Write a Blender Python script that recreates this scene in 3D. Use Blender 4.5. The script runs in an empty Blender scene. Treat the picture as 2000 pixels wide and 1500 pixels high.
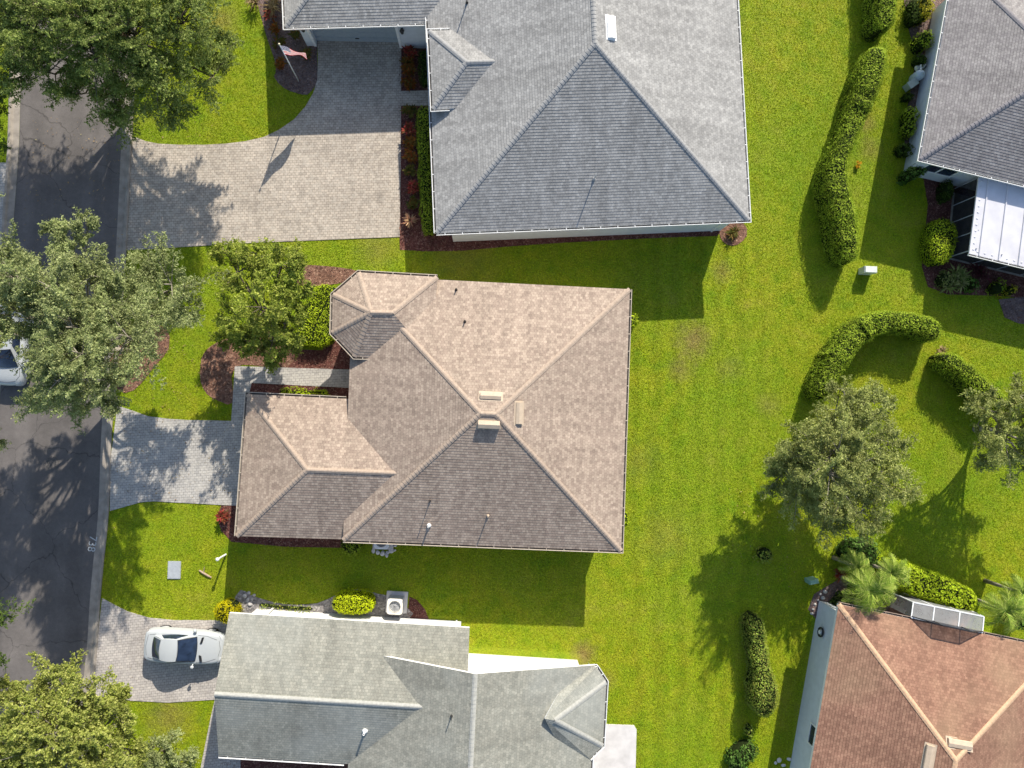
import bpy, bmesh, math, random
import numpy as np
from mathutils import Vector, Matrix, Quaternion, noise as mnoise

# ---------------------------------------------------------------- camera
SC = bpy.context.scene
COL = SC.collection
F_PX, CAM_H = 1365.0, 39.0
NADIR = (945.0, 790.0)
_n = Vector((NADIR[0]-1000, 750-NADIR[1], -F_PX)).normalized()
ROT = _n.rotation_difference(Vector((0, 0, -1))).to_matrix()
camd = bpy.data.cameras.new('camera'); cam = bpy.data.objects.new('camera', camd); COL.objects.link(cam)
camd.sensor_width = 36.0; camd.lens = 36.0*F_PX/2000.0
camd.clip_start = 0.5; camd.clip_end = 600
cam.location = (0, 0, CAM_H); cam.rotation_euler = ROT.to_euler()
SC.camera = cam
SC.render.resolution_x = 1024; SC.render.resolution_y = 768

# ---------------------------------------------------------------- light
SUN_EL = math.radians(31.5)
SUN_DX, SUN_DY = 0.33, 0.944                      # towards the sun, on the ground
SUN_STR, SKY_STR, EXPOSURE = 4.8, 0.13, 0.63
w = bpy.data.worlds.new("World"); SC.world = w; w.use_nodes = True
nt = w.node_tree; nt.nodes.clear()
sky = nt.nodes.new('ShaderNodeTexSky'); sky.sky_type = 'NISHITA'; sky.sun_disc = False
sky.sun_elevation = SUN_EL; sky.sun_rotation = math.atan2(SUN_DX, SUN_DY)
sky.air_density = 1.0; sky.dust_density = 1.2; sky.ozone_density = 1.0
bg = nt.nodes.new('ShaderNodeBackground'); bg.inputs[1].default_value = SKY_STR
wo = nt.nodes.new('ShaderNodeOutputWorld')
nt.links.new(sky.outputs[0], bg.inputs[0]); nt.links.new(bg.outputs[0], wo.inputs[0])
sd = bpy.data.lights.new('sun', 'SUN'); sd.energy = SUN_STR; sd.angle = math.radians(0.5); sd.color = (1, 0.925, 0.80)
so = bpy.data.objects.new('sun', sd); COL.objects.link(so); so.location = (20, 50, 60)
sdir = Vector((SUN_DX*math.cos(SUN_EL), SUN_DY*math.cos(SUN_EL), math.sin(SUN_EL)))
so.rotation_euler = sdir.to_track_quat('Z', 'Y').to_euler()
vs = SC.view_settings
vs.view_transform = 'Standard'; vs.look = 'None'; vs.gamma = 1; vs.exposure = EXPOSURE
try: vs.use_curve_mapping = False
except Exception: pass

RNG = np.random.default_rng(7)
random.seed(7)

def P(px, py, z=0.0):
    """a pixel of the 2000x1500 photograph -> the point at height z (metres) seen there"""
    d = ROT @ Vector((px-1000.0, 750.0-py, -F_PX))
    t = (z-CAM_H)/d.z
    return Vector((d.x*t, d.y*t, z))
def PL(pts, z=0.0): return [P(a, b, z) for a, b in pts]

# ---------------------------------------------------------------- materials
def new_mat(name):
    m = bpy.data.materials.new(name); m.use_nodes = True
    t = m.node_tree; t.nodes.clear()
    out = t.nodes.new('ShaderNodeOutputMaterial')
    return m, t, out
def N(t, kind, **kw):
    n = t.nodes.new(kind)
    for k, v in kw.items():
        if k.startswith('i_'):
            key = k[2:]
            key = int(key) if key.isdigit() else key.replace('_', ' ')
            n.inputs[key].default_value = v
        else: setattr(n, k, v)
    return n
def L(t, a, b): t.links.new(a, b)
def C4(c): return (c[0], c[1], c[2], 1.0)
def ramp(t, src, stops):
    r = t.nodes.new('ShaderNodeValToRGB'); e = r.color_ramp.elements
    while len(e) > 1: e.remove(e[-1])
    e[0].position = stops[0][0]; e[0].color = C4(stops[0][1])
    for p, c in stops[1:]:
        x = e.new(p); x.color = C4(c)
    L(t, src, r.inputs[0]); return r.outputs[0]
def mapr(t, src, a, b, c, d):
    m = N(t, 'ShaderNodeMapRange'); m.clamp = True
    m.inputs[1].default_value = a; m.inputs[2].default_value = b
    m.inputs[3].default_value = c; m.inputs[4].default_value = d
    L(t, src, m.inputs[0]); return m.outputs[0]
def mult(t, col, fac):
    m = N(t, 'ShaderNodeVectorMath', operation='SCALE'); L(t, col, m.inputs[0]); L(t, fac, m.inputs[3]); return m.outputs[0]
def mixc(t, fac, a, b, mode='MIX'):
    m = N(t, 'ShaderNodeMix', data_type='RGBA', blend_type=mode)
    for s, v in ((m.inputs[0], fac), (m.inputs[6], a), (m.inputs[7], b)):
        if hasattr(v, 'is_linked') or hasattr(v, 'links'): L(t, v, s)
        elif isinstance(v, (int, float)): s.default_value = v
        else: s.default_value = C4(v)
    return m.outputs[2]
def noise(t, vec, scale, detail=3, rough=0.55):
    n = N(t, 'ShaderNodeTexNoise'); n.inputs['Scale'].default_value = scale
    n.inputs['Detail'].default_value = detail; n.inputs['Roughness'].default_value = rough
    if vec is not None: L(t, vec, n.inputs['Vector'])
    return n.outputs[0]
def bump(t, h, strength=0.5, dist=0.02):
    b = N(t, 'ShaderNodeBump'); b.inputs['Strength'].default_value = strength; b.inputs['Distance'].default_value = dist
    L(t, h, b.inputs['Height']); return b.outputs[0]
def principled(t, out, col=None, rough=0.8, spec=0.3, normal=None, metal=0.0):
    p = N(t, 'ShaderNodeBsdfPrincipled')
    if col is not None:
        if hasattr(col, 'links'): L(t, col, p.inputs['Base Color'])
        else: p.inputs['Base Color'].default_value = C4(col)
    p.inputs['Roughness'].default_value = rough; p.inputs['Specular IOR Level'].default_value = spec
    p.inputs['Metallic'].default_value = metal
    if normal is not None: L(t, normal, p.inputs['Normal'])
    L(t, p.outputs[0], out.inputs[0]); return p
def wpos(t): return N(t, 'ShaderNodeNewGeometry').outputs['Position']

def plain(name, col, rough=0.6, spec=0.4, metal=0.0, var=0.12, scale=6.0):
    m, t, out = new_mat(name)
    v = noise(t, wpos(t), scale, 4)
    f = mapr(t, v, 0.3, 0.7, 1-var, 1+var)
    c = N(t, 'ShaderNodeRGB'); c.outputs[0].default_value = C4(col)
    principled(t, out, mult(t, c.outputs[0], f), rough, spec, None, metal)
    return m

def shingle_mat(name, c1, c2, stain=(0.86, 1.1), wear=None):
    m, t, out = new_mat(name)
    uv = N(t, 'ShaderNodeUVMap').outputs[0]
    b = N(t, 'ShaderNodeTexBrick'); L(t, uv, b.inputs['Vector'])
    b.inputs['Color1'].default_value = C4(c1); b.inputs['Color2'].default_value = C4(c2)
    b.inputs['Mortar'].default_value = C4([x*0.55 for x in c2])
    b.inputs['Scale'].default_value = 1; b.inputs['Mortar Size'].default_value = 0.006
    b.inputs['Brick Width'].default_value = 0.165; b.inputs['Row Height'].default_value = COURSE
    b.inputs['Mortar Smooth'].default_value = 0.3; b.offset = 0.41; b.squash = 1.0
    col = mixc(t, 0.15, b.outputs['Color'], [(x+y)/2 for x, y in zip(c1, c2)])
    # tabs of different tone
    wn = N(t, 'ShaderNodeTexVoronoi'); wn.feature = 'F1'; wn.inputs['Scale'].default_value = 5.5
    L(t, uv, wn.inputs['Vector'])
    sp = N(t, 'ShaderNodeSeparateColor'); L(t, wn.outputs['Color'], sp.inputs[0])
    col = mult(t, col, mapr(t, sp.outputs[0], 0, 1, 0.9, 1.1))
    col = mult(t, col, mapr(t, noise(t, uv, 0.35, 5, 0.6), 0.3, 0.7, stain[0], stain[1]))
    col = mult(t, col, mapr(t, noise(t, uv, 22, 3, 0.7), 0.25, 0.75, 0.72, 1.28))
    mp = N(t, 'ShaderNodeMapping'); mp.inputs['Scale'].default_value = (1.6, 0.10, 1); L(t, uv, mp.inputs['Vector'])
    col = mult(t, col, mapr(t, noise(t, mp.outputs[0], 1.0, 4, 0.6), 0.35, 0.65, 0.87, 1.08))
    if wear: col = mixc(t, mapr(t, noise(t, uv, 0.16, 3), 0.5, 0.75, 0.0, 0.55), col, wear)
    principled(t, out, col, 0.9, 0.2, bump(t, noise(t, uv, 60, 2), 0.35, 0.01))
    return m

def paver_mat(name, c1, c2, c3, rot=-2.3):
    m, t, out = new_mat(name)
    mp = N(t, 'ShaderNodeMapping'); mp.inputs['Rotation'].default_value = (0, 0, math.radians(rot)); L(t, wpos(t), mp.inputs['Vector'])
    b = N(t, 'ShaderNodeTexBrick'); L(t, mp.outputs[0], b.inputs['Vector'])
    b.inputs['Color1'].default_value = C4(c1); b.inputs['Color2'].default_value = C4(c2)
    b.inputs['Mortar'].default_value = C4([x*0.5 for x in c2]); b.inputs['Scale'].default_value = 1
    b.inputs['Mortar Size'].default_value = 0.009; b.inputs['Brick Width'].default_value = 0.21
    b.inputs['Row Height'].default_value = 0.14; b.inputs['Mortar Smooth'].default_value = 0.2; b.offset = 0.5
    vo = N(t, 'ShaderNodeTexVoronoi'); vo.inputs['Scale'].default_value = 6.5; L(t, mp.outputs[0], vo.inputs['Vector'])
    sp = N(t, 'ShaderNodeSeparateColor'); L(t, vo.outputs['Color'], sp.inputs[0])
    col = mixc(t, mapr(t, sp.outputs[0], 0.62, 0.78, 0, 0.35), b.outputs['Color'], c3)
    col = mult(t, col, mapr(t, noise(t, wpos(t), 0.5, 4), 0.3, 0.7, 0.88, 1.1))
    col = mult(t, col, mapr(t, noise(t, wpos(t), 14, 3), 0.3, 0.7, 0.88, 1.12))
    col = mult(t, col, mapr(t, noise(t, wpos(t), 0.9, 5, 0.7), 0.54, 0.74, 1.0, 0.72))
    mo = mapr(t, b.outputs['Fac'], 0, 1, 1, 0)
    principled(t, out, col, 0.85, 0.25, bump(t, mo, 0.5, 0.008))
    return m

def foliage(name, cols, trans=0.38, rough=0.65, spec=0.12):
    m, t, out = new_mat(name)
    g = N(t, 'ShaderNodeNewGeometry')
    n = len(cols)
    c = ramp(t, g.outputs['Random Per Island'], [(i/max(1, n-1), x) for i, x in enumerate(cols)])
    c = mult(t, c, mapr(t, noise(t, g.outputs['Position'], 0.9, 3), 0.3, 0.7, 0.68, 1.28))
    p = N(t, 'ShaderNodeBsdfPrincipled'); L(t, c, p.inputs['Base Color'])
    p.inputs['Roughness'].default_value = rough; p.inputs['Specular IOR Level'].default_value = spec
    tr = N(t, 'ShaderNodeBsdfTranslucent'); L(t, c, tr.inputs['Color'])
    mx = N(t, 'ShaderNodeMixShader'); mx.inputs[0].default_value = trans
    L(t, p.outputs[0], mx.inputs[1]); L(t, tr.outputs[0], mx.inputs[2]); L(t, mx.outputs[0], out.inputs[0])
    return m

def glass_mat(name, col=(0.02, 0.03, 0.05), rough=0.06):
    m, t, out = new_mat(name)
    v = mapr(t, noise(t, wpos(t), 2.5, 2), 0.35, 0.65, 0.7, 1.5)
    c = N(t, 'ShaderNodeRGB'); c.outputs[0].default_value = C4(col)
    principled(t, out, mult(t, c.outputs[0], v), rough, 0.8)
    return m

def screen_mat(name, col, alpha):
    m, t, out = new_mat(name)
    d = N(t, 'ShaderNodeBsdfDiffuse'); d.inputs[0].default_value = C4(col)
    tr = N(t, 'ShaderNodeBsdfTransparent'); mx = N(t, 'ShaderNodeMixShader')
    f = mapr(t, noise(t, wpos(t), 3.0, 3), 0.3, 0.7, alpha-0.06, alpha+0.06)
    L(t, f, mx.inputs[0]); L(t, tr.outputs[0], mx.inputs[1]); L(t, d.outputs[0], mx.inputs[2]); L(t, mx.outputs[0], out.inputs[0])
    return m

COURSE = 0.143
M = {}
M['tan_shingle'] = shingle_mat('tan_shingle', (0.43, 0.345, 0.272), (0.27, 0.207, 0.166), (0.95, 1.05))
M['tan_cap'] = plain('tan_cap', (0.38, 0.30, 0.235), 0.9, 0.2, var=0.16, scale=9)
M['grey_shingle'] = shingle_mat('grey_shingle', (0.385, 0.378, 0.36), (0.26, 0.256, 0.247), (0.9, 1.1))
M['grey_cap'] = plain('grey_cap', (0.295, 0.295, 0.29), 0.9, 0.2, var=0.14, scale=9)
M['brown_shingle'] = shingle_mat('brown_shingle', (0.30, 0.285, 0.275), (0.205, 0.19, 0.19), (0.9, 1.1))
M['brown_cap'] = plain('brown_cap', (0.21, 0.20, 0.21), 0.9, 0.2, var=0.14, scale=9)
M['red_shingle'] = shingle_mat('red_shingle', (0.33, 0.19, 0.13), (0.215, 0.115, 0.08), (0.9, 1.08), wear=(0.36, 0.26, 0.16))
M['red_cap'] = plain('red_cap', (0.52, 0.35, 0.225), 0.9, 0.2, var=0.14, scale=9)
M['sage_shingle'] = shingle_mat('sage_shingle', (0.315, 0.308, 0.26), (0.225, 0.227, 0.195), (0.92, 1.08), wear=(0.36, 0.38, 0.36))
M['sage_cap'] = plain('sage_cap', (0.36, 0.36, 0.33), 0.9, 0.2, var=0.14, scale=9)
M['white_trim'] = plain('white_trim', (0.78, 0.78, 0.76), 0.5, 0.4, var=0.08)
M['tan_trim'] = plain('tan_trim', (0.50, 0.43, 0.34), 0.5, 0.4, var=0.1)
M['gutter_shade_dirt'] = plain('gutter_shade_dirt', (0.13, 0.12, 0.11), 0.9, 0.2, var=0.3, scale=9)  # gutter trough floor: inner shade and dirt both put into one dark colour
M['white_stucco'] = plain('white_stucco', (0.62, 0.61, 0.60), 0.85, 0.2, var=0.06, scale=3)
M['grey_stucco'] = plain('grey_stucco', (0.62, 0.65, 0.68), 0.85, 0.2, var=0.06, scale=3)
M['beige_stucco'] = plain('beige_stucco', (0.60, 0.53, 0.44), 0.85, 0.2, var=0.06, scale=3)
M['door_grey'] = plain('door_grey', (0.30, 0.35, 0.385), 0.5, 0.4, var=0.06)
M['black_metal'] = plain('black_metal', (0.02, 0.02, 0.022), 0.45, 0.5)
M['grey_metal'] = plain('grey_metal', (0.42, 0.43, 0.44), 0.4, 0.5, var=0.15)
M['white_pvc'] = plain('white_pvc', (0.80, 0.80, 0.78), 0.45, 0.4, var=0.05)
M['window_glass'] = glass_mat('window_glass')
M['tan_metal'] = plain('tan_metal', (0.46, 0.37, 0.275), 0.6, 0.4, var=0.08)
M['concrete'] = plain('concrete', (0.31, 0.275, 0.235), 0.9, 0.2, var=0.22, scale=2.2)
M['pale_concrete'] = plain('pale_concrete', (0.57, 0.55, 0.54), 0.9, 0.2, var=0.14, scale=1.6)
M['grey_cover'] = plain('grey_cover', (0.36, 0.39, 0.42), 0.8, 0.2, var=0.1, scale=8)
M['paver_warm'] = paver_mat('paver_warm', (0.49, 0.425, 0.35), (0.355, 0.31, 0.26), (0.52, 0.47, 0.40))
M['paver_pale'] = paver_mat('paver_pale', (0.49, 0.45, 0.41), (0.375, 0.345, 0.325), (0.45, 0.42, 0.39), -5)
M['paver_grey'] = paver_mat('paver_grey', (0.47, 0.45, 0.415), (0.37, 0.355, 0.335), (0.50, 0.47, 0.42), -3)
M['rock'] = plain('rock', (0.42, 0.40, 0.38), 0.9, 0.2, var=0.25, scale=10)
M['green_plastic'] = plain('green_plastic', (0.19, 0.34, 0.27), 0.5, 0.4)
M['pale_green_plastic'] = plain('pale_green_plastic', (0.60, 0.64, 0.60), 0.5, 0.4)
M['bark'] = plain('bark', (0.16, 0.13, 0.10), 0.95, 0.1, var=0.35, scale=9)
M['pale_bark'] = plain('pale_bark', (0.26, 0.235, 0.19), 0.95, 0.1, var=0.3, scale=9)
M['screen'] = screen_mat('screen', (0.30, 0.31, 0.32), 0.55)
M['dark_screen'] = screen_mat('dark_screen', (0.03, 0.03, 0.035), 0.72)
M['car_paint'] = plain('car_paint', (0.42, 0.445, 0.46), 0.25, 0.5, var=0.015)
M['car_glass'] = glass_mat('car_glass', (0.015, 0.025, 0.05), 0.04)
M['tyre'] = plain('tyre', (0.02, 0.02, 0.02), 0.9, 0.2)
M['lamp_glass'] = plain('lamp_glass', (0.55, 0.57, 0.60), 0.1, 0.7)
M['tail_red'] = plain('tail_red', (0.30, 0.02, 0.02), 0.2, 0.6)
M['road_paint'] = plain('road_paint', (0.45, 0.47, 0.47), 0.8, 0.2, var=0.25, scale=18)
M['log'] = plain('log', (0.36, 0.27, 0.20), 0.95, 0.1, var=0.3, scale=12)
M['tank_blue'] = plain('tank_blue', (0.50, 0.58, 0.66), 0.4, 0.4)

M['leaf_oak'] = foliage('leaf_oak', [(0.12, 0.17, 0.035), (0.24, 0.31, 0.07), (0.38, 0.43, 0.14)])
M['leaf_olive'] = foliage('leaf_olive', [(0.18, 0.23, 0.08), (0.31, 0.36, 0.14), (0.46, 0.49, 0.23)])
M['leaf_khaki'] = foliage('leaf_khaki', [(0.18, 0.22, 0.055), (0.31, 0.35, 0.10), (0.46, 0.475, 0.18)])
M['leaf_holly'] = foliage('leaf_holly', [(0.14, 0.20, 0.03), (0.29, 0.35, 0.05), (0.47, 0.50, 0.11)])
M['leaf_lime'] = foliage('leaf_lime', [(0.19, 0.24, 0.045), (0.34, 0.38, 0.075), (0.50, 0.51, 0.16)])
M['leaf_far'] = foliage('leaf_far', [(0.08, 0.13, 0.03), (0.14, 0.20, 0.04)])
M['hedge_green'] = foliage('hedge_green', [(0.15, 0.24, 0.018), (0.31, 0.42, 0.03), (0.46, 0.56, 0.06)])
M['hedge_bright'] = foliage('hedge_bright', [(0.24, 0.35, 0.012), (0.42, 0.54, 0.02), (0.52, 0.62, 0.04)])
M['hedge_lime'] = foliage('hedge_lime', [(0.48, 0.60, 0.008), (0.64, 0.74, 0.015), (0.72, 0.80, 0.03)])
M['hedge_yellow'] = foliage('hedge_yellow', [(0.45, 0.40, 0.005), (0.62, 0.56, 0.01), (0.70, 0.62, 0.01)])
M['hedge_dark'] = foliage('hedge_dark', [(0.03, 0.06, 0.010), (0.06, 0.10, 0.016), (0.09, 0.14, 0.02)])
M['hedge_mixed'] = foliage('hedge_mixed', [(0.22, 0.31, 0.04), (0.42, 0.50, 0.08), (0.36, 0.32, 0.08), (0.33, 0.45, 0.07), (0.24, 0.33, 0.05)])
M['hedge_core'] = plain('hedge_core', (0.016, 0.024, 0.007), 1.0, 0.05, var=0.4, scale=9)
M['croton_red'] = foliage('croton_red', [(0.30, 0.03, 0.03), (0.45, 0.08, 0.06), (0.10, 0.07, 0.02), (0.50, 0.16, 0.10)])
M['croton_orange'] = foliage('croton_orange', [(0.22, 0.06, 0.015), (0.35, 0.12, 0.02), (0.10, 0.09, 0.02), (0.30, 0.16, 0.04)])
M['croton_green'] = foliage('croton_green', [(0.07, 0.09, 0.02), (0.16, 0.13, 0.03), (0.10, 0.12, 0.02), (0.26, 0.10, 0.03)])
M['pink_plant'] = foliage('pink_plant', [(0.55, 0.22, 0.15), (0.62, 0.42, 0.22), (0.60, 0.30, 0.22)])
M['plant_green'] = foliage('plant_green', [(0.05, 0.12, 0.02), (0.10, 0.20, 0.03), (0.16, 0.25, 0.06)])
M['plant_striped'] = foliage('plant_striped', [(0.10, 0.15, 0.03), (0.25, 0.28, 0.08), (0.36, 0.34, 0.14)])
M['plant_yellow'] = foliage('plant_yellow', [(0.40, 0.36, 0.02), (0.50, 0.44, 0.03), (0.25, 0.28, 0.03)])
M['plant_tan'] = foliage('plant_tan', [(0.45, 0.34, 0.18), (0.30, 0.22, 0.10), (0.18, 0.12, 0.05)])
M['palm_green'] = foliage('palm_green', [(0.14, 0.25, 0.03), (0.28, 0.38, 0.05), (0.42, 0.48, 0.12)], 0.3)
M['grass_blade'] = None

# ---------------------------------------------------------------- object helpers
def tag(o, label=None, cat=None, group=None, kind=None):
    if label: o['label'] = label
    if cat: o['category'] = cat
    if group: o['group'] = group
    if kind: o['kind'] = kind
    return o
def empty(name, loc, label, cat, group=None):
    o = bpy.data.objects.new(name, None); COL.objects.link(o); o.location = loc
    o.empty_display_size = 0.3
    return tag(o, label, cat, group)
class MB:
    """collects polygons for ONE mesh object"""
    def __init__(s): s.v = []; s.f = []; s.m = []; s.uv = []
    def poly(s, pts, mi=0, uvs=None):
        b = len(s.v); s.v += [tuple(p) for p in pts]; s.f.append(tuple(range(b, b+len(pts)))); s.m.append(mi)
        s.uv.append(uvs if uvs else [(0, 0)]*len(pts))
    def box(s, c, d, rz=0.0, mi=0, M4=None):
        x, y, z = [k/2 for k in d]
        R = Matrix.Rotation(rz, 3, 'Z')
        q = [Vector(c)+R @ Vector(k) for k in ((-x,-y,-z),(x,-y,-z),(x,y,-z),(-x,y,-z),(-x,-y,z),(x,-y,z),(x,y,z),(-x,y,z))]
        if M4: q = [M4 @ k for k in q]
        for f in ((3,2,1,0),(4,5,6,7),(0,1,5,4),(1,2,6,5),(2,3,7,6),(3,0,4,7)): s.poly([q[i] for i in f], mi)
    def prism(s, pts, z0, z1, mi=0, top=True, bottom=False):
        n = len(pts)
        if top: s.poly([(p[0], p[1], z1) for p in pts], mi)
        if bottom: s.poly([(p[0], p[1], z0) for p in reversed(pts)], mi)
        for i in range(n):
            a, b = pts[i], pts[(i+1) % n]
            s.poly([(a[0], a[1], z0), (b[0], b[1], z0), (b[0], b[1], z1), (a[0], a[1], z1)], mi)
    def tube(s, pts, radii, n=8, mi=0, caps=True):
        rings = []
        pts = [Vector(p) for p in pts]
        for i, p in enumerate(pts):
            d = (pts[min(i+1, len(pts)-1)]-pts[max(i-1, 0)])
            d = d.normalized() if d.length > 1e-6 else Vector((0, 0, 1))
            u = d.orthogonal().normalized(); v = d.cross(u)
            r = radii[i] if hasattr(radii, '__len__') else radii
            rings.append([p+(u*math.cos(2*math.pi*k/n)+v*math.sin(2*math.pi*k/n))*r for k in range(n)])
        # align
        b = len(s.v)
        for ri, r in enumerate(rings):
            if ri:
                prev = rings[ri-1]
                best = min(range(n), key=lambda o: (r[o]-prev[0]).length)
                r[:] = r[best:]+r[:best]
            s.v += [tuple(q) for q in r]
        for i in range(len(rings)-1):
            for k in range(n):
                s.f.append((b+i*n+k, b+i*n+(k+1) % n, b+(i+1)*n+(k+1) % n, b+(i+1)*n+k)); s.m.append(mi); s.uv.append([(0, 0)]*4)
        if caps:
            for o, rev in ((0, True), ((len(rings)-1)*n, False)):
                f = [b+o+k for k in range(n)]
                s.f.append(tuple(reversed(f)) if rev else tuple(f)); s.m.append(mi); s.uv.append([(0, 0)]*n)
    def lathe(s, c, prof, n=16, mi=0):
        b = len(s.v); c = Vector(c)
        for r, z in prof:
            for k in range(n):
                a = 2*math.pi*k/n
                s.v.append((c.x+r*math.cos(a), c.y+r*math.sin(a), c.z+z))
        for i in range(len(prof)-1):
            for k in range(n):
                s.f.append((b+i*n+k, b+i*n+(k+1) % n, b+(i+1)*n+(k+1) % n, b+(i+1)*n+k)); s.m.append(mi); s.uv.append([(0, 0)]*4)
        s.f.append(tuple(b+(len(prof)-1)*n+k for k in range(n))); s.m.append(mi); s.uv.append([(0, 0)]*n)
    def grid(s, rows, mi=0, flip=False, uv=False):
        b = len(s.v); nr, nc = len(rows), len(rows[0])
        for r in rows: s.v += [tuple(q) for q in r]
        for i in range(nr-1):
            for j in range(nc-1):
                f = (b+i*nc+j, b+i*nc+j+1, b+(i+1)*nc+j+1, b+(i+1)*nc+j)
                u = [(j/(nc-1), i/(nr-1)), ((j+1)/(nc-1), i/(nr-1)), ((j+1)/(nc-1), (i+1)/(nr-1)), (j/(nc-1), (i+1)/(nr-1))]
                if flip: f = f[::-1]; u = u[::-1]
                s.f.append(f); s.m.append(mi); s.uv.append(u)
    def build(s, name, mats, parent=None, loc=None, smooth=False):
        """world coordinates in, local to parent (or loc) out"""
        o0 = parent_origin(parent) if parent else Vector(loc if loc is not None else (0, 0, 0))
        me = bpy.data.meshes.new(name)
        me.from_pydata([(a-o0.x, b-o0.y, c-o0.z) for a, b, c in s.v], [], s.f)
        mats = mats if isinstance(mats, (list, tuple)) else [mats]
        for m in mats: me.materials.append(m)
        me.polygons.foreach_set('material_index', s.m)
        if smooth: me.polygons.foreach_set('use_smooth', [True]*len(s.f))
        ul = me.uv_layers.new(name='UVMap')
        ul.data.foreach_set('uv', [c for f in s.uv for p in f for c in p])
        me.update()
        o = bpy.data.objects.new(name, me); COL.objects.link(o)
        if parent: o.parent = parent
        else: o.location = o0
        return o
def parent_origin(p):
    v = Vector(p.location)
    while p.parent: p = p.parent; v += Vector(p.location)
    return v
def mesh_np(name, V, nper, mat, parent=None, loc=None, mi=None, mats=None):
    """V: (n*nper,3) world vertices; every nper of them one face"""
    o0 = parent_origin(parent) if parent else Vector(loc if loc is not None else (0, 0, 0))
    V = (V-np.array(o0)).astype(np.float32)
    nf = len(V)//nper
    me = bpy.data.meshes.new(name)
    me.vertices.add(len(V)); me.vertices.foreach_set('co', V.ravel())
    me.loops.add(len(V)); me.loops.foreach_set('vertex_index', np.arange(len(V), dtype=np.int32))
    me.polygons.add(nf); me.polygons.foreach_set('loop_start', np.arange(0, len(V), nper, dtype=np.int32))
    me.polygons.foreach_set('loop_total', np.full(nf, nper, dtype=np.int32))
    for m in (mats or [mat]): me.materials.append(m)
    if mi is not None: me.polygons.foreach_set('material_index', mi.astype(np.int32))
    me.update(calc_edges=True); me.validate()
    o = bpy.data.objects.new(name, me); COL.objects.link(o)
    if parent: o.parent = parent
    else: o.location = o0
    return o

# ---------------------------------------------------------------- polygons
def inset(pts, d):
    """inset a simple polygon of 2D points; d a number or one per edge"""
    n = len(pts); A = sum(pts[i][0]*pts[(i+1) % n][1]-pts[(i+1) % n][0]*pts[i][1] for i in range(n))
    s = 1 if A > 0 else -1
    ds = d if hasattr(d, '__len__') else [d]*n
    ln = []
    for i in range(n):
        a = Vector(pts[i][:2]); b = Vector(pts[(i+1) % n][:2]); e = (b-a).normalized()
        nn = Vector((-e.y, e.x))*s
        ln.append((a+nn*ds[i], e))
    out = []
    for i in range(n):
        p, e = ln[i-1]; q, f = ln[i]
        cr = e.x*f.y-e.y*f.x
        if abs(cr) < 1e-5: out.append(q.copy()); continue
        tt = ((q.x-p.x)*f.y-(q.y-p.y)*f.x)/cr
        out.append(p+e*tt)
    return out
def in_poly(X, Y, poly):
    ins = np.zeros(len(X), bool); n = len(poly)
    for i in range(n):
        x1, y1 = poly[i][0], poly[i][1]; x2, y2 = poly[(i+1) % n][0], poly[(i+1) % n][1]
        if y1 == y2: continue
        c = ((y1 > Y) != (y2 > Y)) & (X < (x2-x1)*(Y-y1)/(y2-y1)+x1)
        ins ^= c
    return ins
def smooth_path(pts, step=0.25, closed=False):
    """Catmull-Rom through 2D/3D points, resampled"""
    p = [Vector(q) for q in pts]; n = len(p); out = []
    segs = n if closed else n-1
    for i in range(segs):
        p0 = p[(i-1) % n] if closed or i > 0 else p[0]*2-p[1]
        p1 = p[i]; p2 = p[(i+1) % n]
        p3 = p[(i+2) % n] if closed or i+2 < n else p2*2-p1
        k = max(2, int((p2-p1).length/step))
        for j in range(k):
            t = j/k
            out.append(0.5*((2*p1)+(p2-p0)*t+(2*p0-5*p1+4*p2-p3)*t*t+(3*p1-p0-3*p2+p3)*t**3))
    if not closed: out.append(p[-1].copy())
    return out

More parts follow.
